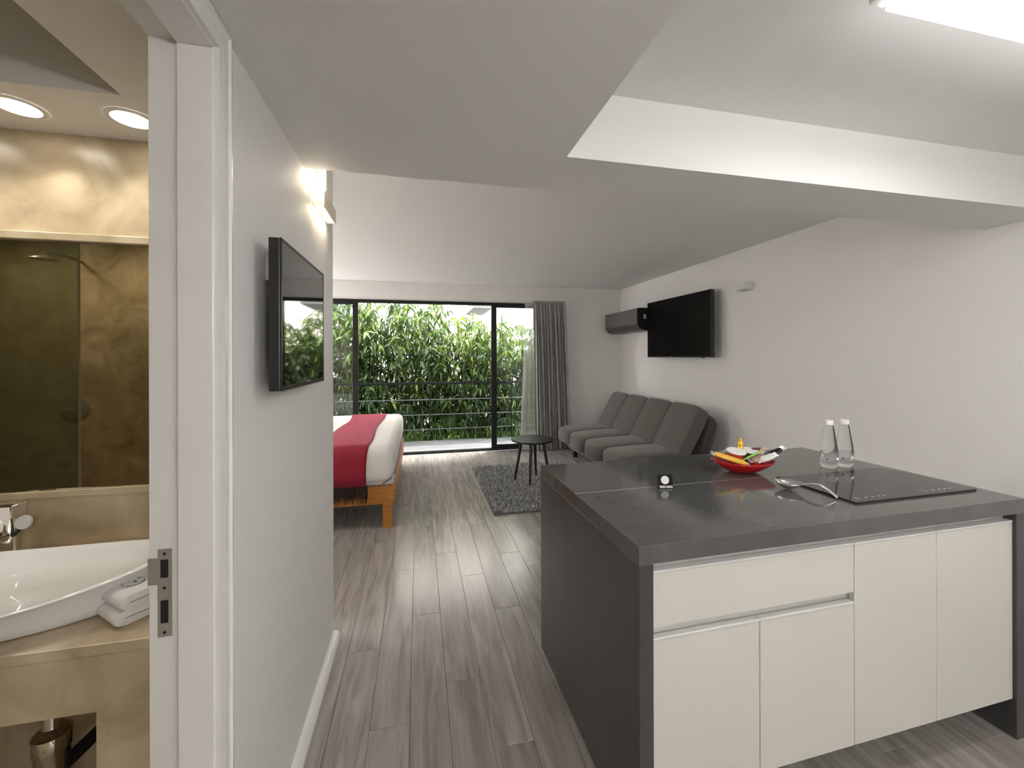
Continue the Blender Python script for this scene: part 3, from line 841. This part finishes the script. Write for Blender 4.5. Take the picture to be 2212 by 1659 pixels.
gl = thing('fill_globe_lamp', 'opal globe fill lamp added out of view on the entrance wall', 'wall lamp', (0.75, YBACK, 1.8))  # added fill light behind the camera for the low ceiling and left wall
obj('back_plate', lathe([(0, 0.0005), (0.05, 0.0005), (0.05, 0.012), (0, 0.012)], 28), M['trim'], gl)
gl.children[-1].rotation_euler = (radians(-90), 0, 0)
obj('arm', tube([(0, 0.012, 0), (0, 0.1, 0)], 0.009, 12), M['trim'], gl)
obj('globe', pillow(-0.09, 0.09, 0.09, 0.27, -0.09, 0.09, 1.0, 28, 18), M['globe'], gl, 180)
# ------------------------------------------------------------------ left wall: television and lamp
tv = thing('television', 'thin black television on white bracket mirroring the window, on partition wall', 'television', (-0.3626, 1.4838, 1.3466))
obj('back_shell', box(-0.033, -0.004, -0.255, 0.255, 0.0, 0.4173, bev=0.003), M['black_plastic'], tv)
obj('bezel', (lambda bm: (add_box(bm, -0.004, 0.0, -0.255, 0.255, 0, 0.012), add_box(bm, -0.004, 0, -0.255, 0.255, 0.409, 0.4173), add_box(bm, -0.004, 0, -0.255, -0.247, 0.012, 0.409), add_box(bm, -0.004, 0, 0.247, 0.255, 0.012, 0.409), bm)[-1])(bmesh.new()), M['black_plastic'], tv)
obj('screen', box(-0.0038, -0.001, -0.247, 0.247, 0.012, 0.409), M['screen'], tv)
obj('wall_bracket', box(XL + 0.3626 + 0.0005, -0.033, -0.165, -0.13, 0.315, 0.39, bev=0.002), M['trim'], tv)
obj('wall_bracket', box(XL + 0.3626 + 0.0005, -0.033, -0.12, 0.12, 0.15, 0.25, bev=0.002), M['black_plastic'], tv)

wl = thing('wall_lamp', 'cream up and down wall lamp shining on the partition wall', 'wall lamp', (XL, 1.87, 2.082))
bm = bmesh.new()
add_box(bm, 0.0005, 0.008, 0.0, 0.25, 0.0, 0.058)
add_box(bm, 0.040, 0.046, 0.0, 0.25, -0.004, 0.060)
add_box(bm, 0.008, 0.040, 0.0, 0.004, -0.002, 0.058)
add_box(bm, 0.008, 0.040, 0.246, 0.25, -0.002, 0.058)
obj('housing', bm, M['cream_metal'], wl)
obj('up_light', box(0.010, 0.038, 0.006, 0.244, 0.044, 0.050), M['warmled'], wl)
obj('down_light', box(0.010, 0.038, 0.006, 0.244, 0.006, 0.012), M['warmled'], wl)
obj('screw', lathe([(0, 0), (0.003, 0), (0.003, 0.001), (0, 0.001)], 10), M['steel'], wl)
wl.children[-1].rotation_euler = (radians(90), 0, 0); wl.children[-1].location = (0.024, 0.0, 0.036)

# ------------------------------------------------------------------ right wall items
tv = thing('television', 'large black flat television hung on an arm next to the air conditioner', 'television', (3.10, 3.90, 1.428), radians(0.9))
H_, L_ = 0.744, 1.245
obj('back_shell', box(0.006, 0.045, 0, L_, 0, H_, bev=0.004), M['black_plastic'], tv)
obj('bezel', (lambda bm: (add_box(bm, 0, 0.006, 0, L_, 0, 0.014), add_box(bm, 0, 0.006, 0, L_, H_ - 0.007, H_), add_box(bm, 0, 0.006, 0, 0.007, 0.014, H_ - 0.007), add_box(bm, 0, 0.006, L_ - 0.007, L_, 0.014, H_ - 0.007), bm)[-1])(bmesh.new()), M['black_plastic'], tv)
obj('screen', box(0.002, 0.0062, 0.007, L_ - 0.007, 0.014, H_ - 0.007), M['screen_matte'], tv)
obj('maker_mark', box(-0.0005, 0.0005, 0.70, 0.735, 0.004, 0.010), M['lightgrey'], tv)
obj('sensor_foot', box(0.002, 0.02, 0.12, 0.16, -0.008, 0.0), M['black_plastic'], tv)
obj('wall_arm', box(0.045, 0.125, 0.5, 0.75, 0.25, 0.5, bev=0.003), M['black_plastic'], tv)

ac = thing('air_conditioner', 'dark grey split air conditioner mounted high beside the television', 'air conditioner', (XR, 5.185, 1.80))
prof = [(-0.0005, 0.0), (-0.0005, 0.315), (-0.27, 0.315), (-0.296, 0.30), (-0.296, 0.085), (-0.285, 0.062), (-0.245, 0.025), (-0.19, 0.004), (-0.15, 0.0)]
obj('shell', prism(prof, 0.006, 1.0, 'XZ'), M['ac'], ac)
e_ = obj('end_cover', prism([(a * 0.995 - 0.001, b) for a, b in prof], 0.0, 0.006, 'XZ'), M['black_plastic'], ac)
obj('badge', box(-0.205, -0.165, -0.0015, 0.0, 0.165, 0.225, bev=0.004), M['lightgrey'], e_)
obj('front_panel', box(-0.302, -0.2955, 0.012, 0.995, 0.092, 0.308, bev=0.002), M['ac'], ac)
obj('air_flap', prism([(-0.296, 0.086), (-0.300, 0.080), (-0.256, 0.022), (-0.20, -0.002), (-0.196, 0.003), (-0.248, 0.028)], 0.03, 0.985, 'XZ'), M['ac_dark'], ac)

wf = thing('wall_light', 'small unlit white box lamp on the wall near the large television', 'wall lamp', (XR, 3.48, 2.10))
obj('housing', box(-0.10, -0.0005, 0.0, 0.115, 0.012, 0.078, bev=0.003), M['trim'], wf)
obj('lower_plate', box(-0.094, -0.0005, 0.006, 0.109, 0.0, 0.012), M['lightgrey'], wf)

# ------------------------------------------------------------------ bed
BYN, BYF, BXE = 3.62, 5.66, -0.20
bed = thing('platform_bed', 'orange brown wooden bed frame on square legs under the mattress', 'bed', (0, 0, 0))
for y in (BYN, BYF - 0.04):
    obj('side_rail', box(-2.35, BXE, y, y + 0.04, 0.205, 0.355, bev=0.003), M['bedwood'], bed)
obj('foot_rail', box(BXE - 0.04, BXE + 0.001, BYN + 0.04, BYF - 0.04, 0.205, 0.355, bev=0.003), M['bedwood'], bed)
obj('slat_deck', box(-2.33, BXE - 0.04, BYN + 0.04, BYF - 0.04, 0.31, 0.35), M['boxspring'], bed)
for x in (-2.2, BXE - 0.10):
    for y in (BYN + 0.01, BYF - 0.10):
        obj('leg', box(x, x + 0.075, y, y + 0.075, 0.0, 0.206, bev=0.003), M['bedwood'], bed)
obj('headboard', box(-2.43, -2.37, BYN - 0.02, BYF + 0.02, 0.0, 1.1, bev=0.01), M['bedwood'], bed)
mt = thing('mattress', 'thick mattress in a white fitted sheet with rounded corner', 'mattress', (0, 0, 0.356))
bm = box(-2.34, BXE - 0.002, BYN - 0.02, BYF + 0.0, 0.0, 0.337, bev=0.075, seg=6)
for v in bm.verts:
    if v.co.z > 0.2: v.co.z += 0.006 * sin(v.co.x * 4) * sin(v.co.y * 3)
    elif v.co.x > BXE - 0.2: v.co.z += 0.062 * min(1, (v.co.x - BXE + 0.2) / 0.18) ** 2
obj('sheet', bm, M['linen'], mt, 180)
bm = tube([(BXE - 0.10, BYN + 0.004, 0.02), (BXE - 0.03, BYN + 0.03, 0.055), (BXE - 0.008, BYN + 0.10, 0.075), (BXE - 0.006, BYF - 0.2, 0.075)], 0.004, 8)
obj('piping', bm, M['mark'], mt, 180)
obj('box_spring', box(-2.32, BXE - 0.012, BYN + 0.03, BYF - 0.03, 0.0, 0.075, bev=0.01), M['boxspring'], mt)
rn = thing('bed_runner', 'crimson bed runner with dark fringe draped across the white mattress', 'runner', (0, 0, 0))
bm = bmesh.new()
rows = []
top = 0.356 + 0.337 + 0.006
path = [(BYN - 0.028, 0.375), (BYN - 0.029, 0.45), (BYN - 0.028, 0.55), (BYN - 0.024, top - 0.075), (BYN - 0.006, top - 0.025), (BYN + 0.035, top - 0.001), (BYN + 0.1, top + 0.001)]
path += [(BYN + 0.1 + (BYF - BYN - 0.17) * k / 14, top + 0.003) for k in range(1, 15)]
path += [(BYF - 0.02, top - 0.015), (BYF + 0.006, top - 0.075), (BYF + 0.008, top - 0.3)]
for j, (yy, zz) in enumerate(path):
    w0 = -0.80 - 0.02 * sin(j * 0.7); w1 = -0.415 - 0.014 * sin(j * 0.55 + 1)
    row = [bm.verts.new((w0 + (w1 - w0) * k / 14, yy, zz + (0.003 * sin(k * 1.1 + j) if 6 < j < 20 else 0))) for k in range(15)]
    rows.append(row)
for a, b in zip(rows, rows[1:]):
    for k in range(14): bm.faces.new((a[k], a[k + 1], b[k + 1], b[k]))
o = obj('cloth', bm, M['red'], rn, 180)
md = o.modifiers.new('solid', 'SOLIDIFY'); md.thickness = 0.004; md.offset = 1
bm = bmesh.new()
for k in range(95):
    x = -0.802 + 0.384 * k / 94
    l = rng.uniform(0.09, 0.165)
    add_tube(bm, [(x, BYN - 0.029, 0.378), (x + rng.uniform(-0.006, 0.006), BYN - 0.031, 0.378 - l * 0.5), (x + rng.uniform(-0.012, 0.012), BYN - 0.027, 0.378 - l)], [0.0032, 0.0035, 0.0012], 5)
f = obj('fringe', bm, M['fringe'], rn, 180); f['kind'] = 'stuff'

for y, lab in ((3.30, 'added unseen bedside fill lamp with glowing shade, on the partition side of the bed'), (5.98, 'added unseen bedside fill lamp with glowing shade, on the window side of the bed')):  # unseen lamps added behind the partition to lift the bedroom light
    bl = thing('fill_bedside_lamp', lab, 'wall lamp', (XB0, y, 1.55))
    obj('back_plate', box(0.0005, 0.012, -0.05, 0.05, -0.08, 0.08, bev=0.002), M['trim'], bl)
    obj('arm', tube([(0.012, 0, 0), (0.09, 0, 0.0)], 0.008, 10), M['trim'], bl)
    obj('shade', lathe([(0, -0.13), (0.085, -0.13), (0.085, 0.13), (0, 0.13)], 32, c=(0.16, 0, 0)), M['bedside'], bl, 40)
# ------------------------------------------------------------------ rug
rug = thing('shag_rug', 'grey speckled shag rug under the round black table', 'rug', (0, 0, 0))
RX0, RX1, RY0, RY1 = 0.665, 2.02, 3.69, 5.29
obj('backing', box(RX0, RX1, RY0, RY1, 0.0005, 0.012, bev=0.004, seg=1), M['rug'], rug)
V, Fc = [], []
for k in range(26000):
    x, y = rng.uniform(RX0, RX1), rng.uniform(RY0, RY1)
    a = rng.uniform(0, 2 * pi); h = rng.uniform(0.016, 0.036); ln = rng.uniform(0.0, 0.022); w = rng.uniform(0.003, 0.006)
    d = Vector((cos(a), sin(a), 0)); s = Vector((-sin(a), cos(a), 0)) * w
    p0 = Vector((x, y, 0.009)); p1 = p0 + Vector((0, 0, h)) + d * ln
    n = len(V); V += [tuple(p0 - s), tuple(p0 + s), tuple(p1 + s * 0.6), tuple(p1 - s * 0.6)]; Fc.append((n, n + 1, n + 2, n + 3))
me = bpy.data.meshes.new('pile'); me.from_pydata(V, [], Fc); me.update()
pl = link_mesh('pile', me, M['rug_pile'], rug); pl['kind'] = 'stuff'

# ------------------------------------------------------------------ side table
tb = thing('side_table', 'round black side table on four splayed legs on the rug', 'table', (1.265, 4.56, 0.0))
obj('table_top', lathe([(0, 0.475), (0.215, 0.475), (0.238, 0.482), (0.243, 0.492), (0.240, 0.502), (0, 0.503)], 56), M['table'], tb, 40)
obj('apron', lathe([(0, 0.455), (0.13, 0.455), (0.135, 0.476), (0, 0.476)], 40), M['table'], tb, 40)
for a in (-113, 160, 62, -22):
    r0, r1 = 0.125, 0.205
    c, s = cos(radians(a)), sin(radians(a))
    obj('leg', tube([(c * r1, s * r1, 0.014), (c * (r0 + r1) / 2, s * (r0 + r1) / 2, 0.24), (c * r0, s * r0, 0.474)], [0.012, 0.016, 0.019], 12), M['table_leg'], tb, 60)

# ------------------------------------------------------------------ sofa
sf = thing('futon_sofa', 'grey brown fabric futon sofa with channelled cushions against the wall', 'sofa', (0, 0, 0))
SB = [3.80, 4.31, 4.83, 5.33, 5.80]
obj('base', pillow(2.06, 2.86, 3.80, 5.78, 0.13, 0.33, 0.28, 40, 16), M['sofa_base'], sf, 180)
for k in range(4):
    y0, y1 = SB[k] - 0.004, SB[k + 1] + 0.004
    bm = pillow(1.99, 2.80, y0, y1, 0.225, 0.452, 0.36, 44, 24)
    for v in bm.verts:
        t = (v.co.x - 1.99) / 0.81
        c = 1 - ((v.co.y - (y0 + y1) / 2) / ((y1 - y0) / 2)) ** 2
        v.co.z += (0.018 * c - 0.012) * (1 if v.co.z > 0.33 else 0) - 0.02 * (1 - t) ** 2
        v.co.x -= 0.03 * c * (1 - t) * (1 if t < 0.3 else 0)
        if v.co.z > 0.36: v.co.z += 0.004 * sin(t * 17 + k) * (1 - c)
    obj('seat_cushion', bm, M['sofa'], sf, 180)
    bm = pillow(-0.085, 0.085, y0, y1, 0.0, 0.615, 0.25, 44, 32)
    for v in bm.verts:
        c = 1 - ((v.co.y - (y0 + y1) / 2) / ((y1 - y0) / 2)) ** 2
        t = v.co.z / 0.62
        if v.co.x < 0: v.co.x -= 0.03 * c * (0.4 + 0.6 * sin(pi * min(1, t * 1.25)) ) + 0.02 * max(0, 0.3 - t)
    bmesh.ops.transform(bm, matrix=Matrix.Translation((2.66, 0, 0.345)) @ Matrix.Rotation(radians(29), 4, 'Y'), verts=bm.verts)
    obj('back_cushion', bm, M['sofa'], sf, 180)
Mx = Matrix.Translation((2.80, 0, 0.20)) @ Matrix.Rotation(radians(19), 4, 'Y')
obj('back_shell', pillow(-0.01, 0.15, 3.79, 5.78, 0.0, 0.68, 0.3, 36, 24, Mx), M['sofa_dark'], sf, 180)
for x in (2.16, 2.72):
    for y in (3.95, 5.55):
        obj('leg', box(x, x + 0.05, y, y + 0.05, 0.0, 0.155, bev=0.004), M['black_metal'], sf)

# ------------------------------------------------------------------ curtains
def curtain(name, label, x0t, x1t, x0b, x1b, yc, zt, zb, folds, amp, m, seed):
    r = random.Random(seed)
    bm = bmesh.new(); NX, NZ = folds * 10, 26
    ph = [r.uniform(0.75, 1.3) for _ in range(folds + 2)]
    rows = []
    for j in range(NZ + 1):
        t = j / NZ
        row = []
        for i in range(NX + 1):
            s = i / NX
            f = s * folds
            k = int(min(f, folds - 1)); 
            am = amp * (0.35 + 0.65 * min(1, t * 6)) * ph[k]
            xx = (x0t + (x1t - x0t) * s) * (1 - t) + (x0b + (x1b - x0b) * s) * t
            row.append(bm.verts.new((xx + 0.012 * sin(f * 2.3 + t * 2), yc + am * sin(2 * pi * f + 0.5 * sin(t * 3 + k)) , zt + (zb - zt) * t)))
        rows.append(row)
    for a, b in zip(rows, rows[1:]):
        for i in range(NX): bm.faces.new((a[i], a[i + 1], b[i + 1], b[i]))
    c = thing(name, label, 'curtain', (0, 0, 0))
    o = obj('drape', bm, m, c, 180)
    obj('header_tape', box(x0t, x1t, yc - 0.02, yc + 0.02, zt - 0.03, zt + 0.004, bev=0.003), m, c)
    return c
curtain('curtain', 'long grey pleated drape gathered beside the window', 1.705, 2.215, 1.745, 2.295, 6.085, 2.292, 0.012, 11, 0.032, M['curtain'], 3)
curtain('sheer_curtain', 'white sheer curtain gathered behind the grey drape', 1.60, 1.80, 1.50, 1.80, 6.165, 2.268, 0.02, 6, 0.02, M['sheer'], 5)
cr = thing('curtain_rail', 'thin white curtain rail above the grey drape', 'rail', (0, 0, 0))
obj('track', box(-2.3, 2.24, 6.14, 6.19, 2.275, 2.295), M['trim'], cr)

# ------------------------------------------------------------------ bathroom
vn = thing('vanity_counter', 'beige limestone vanity counter with deep apron and side leg', 'counter', (0, 0, 0))
CY0, CZ = 1.10, 0.80
VX0 = -2.4
obj('top', box(VX0, XLB - 0.001, CY0, YM - 0.001, CZ - 0.025, CZ, bev=0.002), M['stone'], vn)
obj('apron', box(VX0, XLB - 0.001, CY0 + 0.004, CY0 + 0.03, 0.648, CZ - 0.025), M['stone'], vn)
obj('side_leg', box(-0.706, XLB - 0.001, CY0 + 0.006, 1.60, 0.0045, 0.648), M['stone'], vn)
obj('side_leg', box(VX0, VX0 + 0.15, CY0 + 0.006, 1.60, 0.0045, 0.648), M['stone'], vn)
mr = thing('bathroom_mirror', 'wide tinted mirror above the vanity counter', 'mirror', (0, 0, 0))
obj('glass', box(-2.5, XLB - 0.002, YM - 0.007, YM - 0.0005, 1.008, 1.818), M['mirror'], mr)
tag(obj('mirror_ledge', box(-2.5, XLB - 0.002, YM - 0.016, YM - 0.0005, 0.985, 1.007, bev=0.002), M['stone']), 'narrow stone ledge directly below the tinted mirror', 'ledge')

# basin
bs = thing('basin', 'white boat shaped ceramic vessel basin on the stone counter', 'basin', (-1.12, 1.315, CZ))
bm = bmesh.new()
n = 72
A_, B_ = 0.46, 0.222
prof = [(0.0, 0, 0.001), (0.60, 0, 0.001), (0.84, 0, 0.001), (0.873, 0, 0.006), (0.90, 0.35, 0.0), (0.94, 0.75, 0), (0.985, 0.93, 0), (1.0, 0.985, 0), (0.99, 1.012, 0.0), (0.965, 1.015, 0), (0.945, 0.99, 0), (0.90, 0.80, 0), (0.80, 0.52, 0), (0.62, 0.33, 0), (0.35, 0.25, 0), (0.0, 0.22, 0)]
rings = []
for r, hh, z0 in prof:
    if r == 0: rings.append([bm.verts.new((0, 0, z0 + hh * 0.064))]); continue
    ring = []
    for k in range(n):
        a = 2 * pi * k / n
        x, y_ = A_ * r * cos(a), B_ * r * sin(a)
        rim = 0.062 + 0.046 * (cos(a) ** 2)
        ring.append(bm.verts.new((x, y_, z0 + hh * rim)))
    rings.append(ring)
for a, b in zip(rings, rings[1:]):
    for k in range(n):
        if len(a) == 1: bm.faces.new((a[0], b[(k + 1) % n], b[k]))
        elif len(b) == 1: bm.faces.new((a[k], a[(k + 1) % n], b[0]))
        else: bm.faces.new((a[k], a[(k + 1) % n], b[(k + 1) % n], b[k]))
obj('bowl', bm, M['ceramic'], bs, 50)
obj('drain', lathe([(0, 0.018), (0.03, 0.018), (0.032, 0.0145), (0, 0.0145)], 28), M['chrome'], bs, 40)

# tap
tp = thing('basin_tap', 'chrome pillar tap with lever behind the white basin', 'tap', (-1.236, 1.585, CZ))
obj('body', lathe([(0, 0), (0.030, 0), (0.030, 0.006), (0.023, 0.008), (0.023, 0.148), (0, 0.148)], 32), M['chrome'], tp, 40)
obj('head', box(-0.027, 0.027, -0.027, 0.027, 0.148, 0.19, bev=0.004), M['chrome'], tp)
obj('spout', box(-0.019, 0.019, -0.13, -0.02, 0.085, 0.105, bev=0.004), M['chrome'], tp)
lv = obj('lever', tube([(0.018, -0.01, 0.095), (0.062, -0.03, 0.135)], [0.007, 0.008], 12), M['black_plastic'], tp, 60)
bm = lathe([(0, 0), (0.020, 0), (0.021, 0.004), (0.020, 0.008), (0, 0.008)], 28)
bmesh.ops.transform(bm, matrix=Matrix.Translation((0.066, -0.034, 0.14)) @ Matrix.Rotation(radians(75), 4, 'X'), verts=bm.verts)
obj('lever_disc', bm, M['lightgrey'], lv, 40)

# towels
def towel_mesh():
    W_, D_, h = 0.132, 0.20, 0.0345
    rr = h / 2
    out = [(D_, 0.0), (rr, 0.0)] + [(rr - rr * sin(t), rr - rr * cos(t)) for t in [k * pi / 10 for k in range(1, 10)]] + [(rr, h), (D_ - 0.004, h)]
    out += [(D_ - 0.004, rr + 0.0014), (0.020, rr + 0.0014), (0.0185, rr), (0.020, rr - 0.0014), (D_, rr - 0.0014)]
    bm = prism(out, 0.0, W_, 'YZ')
    eds = [e for e in bm.edges if abs(e.verts[0].co.x - e.verts[1].co.x) < 1e-6 and not all(abs(v.co.z - rr) < 0.003 and v.co.y > 0.017 for v in e.verts)]
    bmesh.ops.bevel(bm, geom=eds, offset=0.0045, segments=3, profile=0.5, affect='EDGES', clamp_overlap=True)
    return bm
ang = math.atan2(1.156 - 1.238, -0.704 + 0.799)
TW = (-0.797, 1.232)
group = 'folded hand towels beside the basin'
for k, (lab, dz) in enumerate((('folded white hand towel lying under another towel beside the basin', 0.0008), ('folded white hand towel with dark round emblem, on top of the pair', 0.0355))):
    t = thing('hand_towel', lab, 'towel', (TW[0] + 0.006 * k, TW[1] + 0.001 * k, CZ + dz), ang + (0.03 if k else 0), group)
    obj('folds', towel_mesh(), M['towel'], t, 60)
    if k:
        bm = bmesh.new()
        def arc(bm, cx, cy, r, a0, a1, w, z, nn=14):
            pr_ = None
            for q in range(nn + 1):
                a = a0 + (a1 - a0) * q / nn
                ww = w * (0.5 + 0.5 * abs(sin(q * 2.2)))
                p = (bm.verts.new((cx + (r - ww) * cos(a), cy + (r - ww) * sin(a), z)), bm.verts.new((cx + (r + ww) * cos(a), cy + (r + ww) * sin(a), z)))
                if pr_: bm.faces.new((pr_[0], p[0], p[1], pr_[1]))
                pr_ = p
        zt_ = 0.0349
        cx, cy = 0.066, 0.052
        arc(bm, cx, cy, 0.022, radians(-60), radians(60), 0.0022, zt_)
        arc(bm, cx, cy, 0.022, radians(120), radians(240), 0.0022, zt_)
        arc(bm, cx, cy, 0.022, radians(65), radians(115), 0.0006, zt_)
        arc(bm, cx, cy, 0.022, radians(245), radians(295), 0.0006, zt_)
        arc(bm, cx, cy - 0.001, 0.006, radians(20), radians(160), 0.0016, zt_, 6)
        arc(bm, cx, cy + 0.008, 0.006, radians(200), radians(340), 0.0012, zt_, 6)
        obj('emblem', bm, M['emblem'], t)

# trap below the counter
tr = thing('basin_trap', 'chrome bottle trap hanging beneath the stone counter', 'pipe', (-0.925, 1.30, 0.0))
obj('tailpiece', tube([(0, 0, 0.775), (0, 0, 0.46)], 0.019, 20), M['chrome'], tr, 60)
obj('bottle', lathe([(0, 0.2), (0.03, 0.2), (0.034, 0.22), (0.034, 0.43), (0.038, 0.435), (0.038, 0.475), (0.02, 0.49), (0, 0.49)], 28), M['chrome'], tr, 40)
obj('outlet_pipe', tube([(0.02, 0.0, 0.38), (0.05, 0.12, 0.39), (0.05, 0.349, 0.40)], 0.017, 16), M['black_plastic'], tr, 60)

# recessed downlights
for k, (x, y) in enumerate(((-0.864, 1.503), (-1.147, 1.50), (-1.43, 1.50), (-1.71, 1.50))):
    d = thing('downlight', 'round recessed downlight glowing in the bathroom ceiling above the basin', 'downlight', (x, y, ZL), 0, 'recessed bathroom downlights')
    obj('trim_ring', lathe([(0.050, -0.0005), (0.050, -0.004), (0.062, -0.003), (0.064, -0.0005)], 40), M['trim'], d, 40)
    obj('lens', lathe([(0, -0.0025), (0.05, -0.0025), (0.05, -0.0006), (0, -0.0006)], 40), M['downled'], d)
    ld = bpy.data.lights.new('downlight_beam', 'SPOT'); ld.energy = 2.2; ld.color = (1.0, 0.93, 0.82); ld.spot_size = radians(125); ld.spot_blend = 0.6; ld.shadow_soft_size = 0.04
    lo = bpy.data.objects.new('downlight_beam', ld); col.objects.link(lo); lo.parent = d; lo.location = (0, 0, -0.012)

for x, y in ((-2.15, -0.33), (-2.9, -0.33)):  # unseen downlights added to brighten the shower wall in the mirror
    d = thing('downlight', 'added round fill downlight, out of view in the higher ceiling of the shower room', 'downlight', (x, y, 2.5), 0, 'added shower room fill downlights')
    obj('trim_ring', lathe([(0.050, -0.0005), (0.050, -0.004), (0.062, -0.003), (0.064, -0.0005)], 40), M['trim'], d, 40)
    obj('lens', lathe([(0, -0.0025), (0.05, -0.0025), (0.05, -0.0006), (0, -0.0006)], 40), M['downled'], d)
    ld = bpy.data.lights.new('downlight_beam', 'SPOT'); ld.energy = 7.5; ld.color = (1.0, 0.9, 0.72); ld.spot_size = radians(160); ld.spot_blend = 0.9; ld.shadow_soft_size = 0.06
    lo = bpy.data.objects.new('downlight_beam', ld); col.objects.link(lo); lo.parent = d; lo.location = (0, 0, -0.012)
# shower seen in the mirror
sg = thing('shower_screen', 'greenish glass shower screen reflected in the tinted mirror', 'shower screen', (0, 0.1, 0))
obj('glass', box(BX0 + 0.001, -2.121, -0.005, 0.005, 0.02, 2.30), M['shower_glass'], sg)
obj('edge_strip', box(-2.122, -2.117, -0.006, 0.006, 0.02, 2.30), M['lightgrey'], sg)
obj('bottom_channel', box(BX0 + 0.001, -2.119, -0.009, 0.009, 0.0045, 0.02), M['alu'], sg)
sh = thing('wall_shower', 'round shower head on a wall arm behind the glass screen', 'shower head', (-2.67, BY0, 2.16))
obj('arm', tube([(0, 0.0005, 0.06), (0, 0.2, 0.07), (0, 0.33, 0.05)], 0.011, 12), M['steel'], sh, 60)
obj('rose', lathe([(0, 0.03), (0.02, 0.03), (0.075, 0.008), (0.08, 0.0), (0, 0.0)], 32, c=(0, 0.34, 0.0)), M['steel'], sh, 40)
mx_ = thing('shower_mixer', 'dark round shower mixer plate with small knobs behind the glass screen', 'shower mixer', (-2.715, BY0, 1.03))
bm = lathe([(0, 0), (0.095, 0), (0.095, 0.006), (0.085, 0.009), (0, 0.009)], 40)
bmesh.ops.transform(bm, matrix=Matrix.Translation((0, 0.0005, 0)) @ Matrix.Rotation(radians(-90), 4, 'X'), verts=bm.verts)
obj('plate', bm, M['steel'], mx_, 40)
obj('lever', tube([(0, 0.009, 0), (0, 0.06, 0), (-0.06, 0.075, -0.02)], 0.011, 12), M['chrome'], mx_, 60)
kn = thing('shower_outlet', 'short chrome outlet knob low on the shower wall', 'knob', (-2.77, BY0, 0.60))
obj('stem', tube([(0, 0.0005, 0), (0, 0.05, 0)], 0.011, 14), M['chrome'], kn, 60)
obj('cap', tube([(0, 0.05, 0), (0, 0.075, 0)], 0.02, 18), M['chrome'], kn, 60)
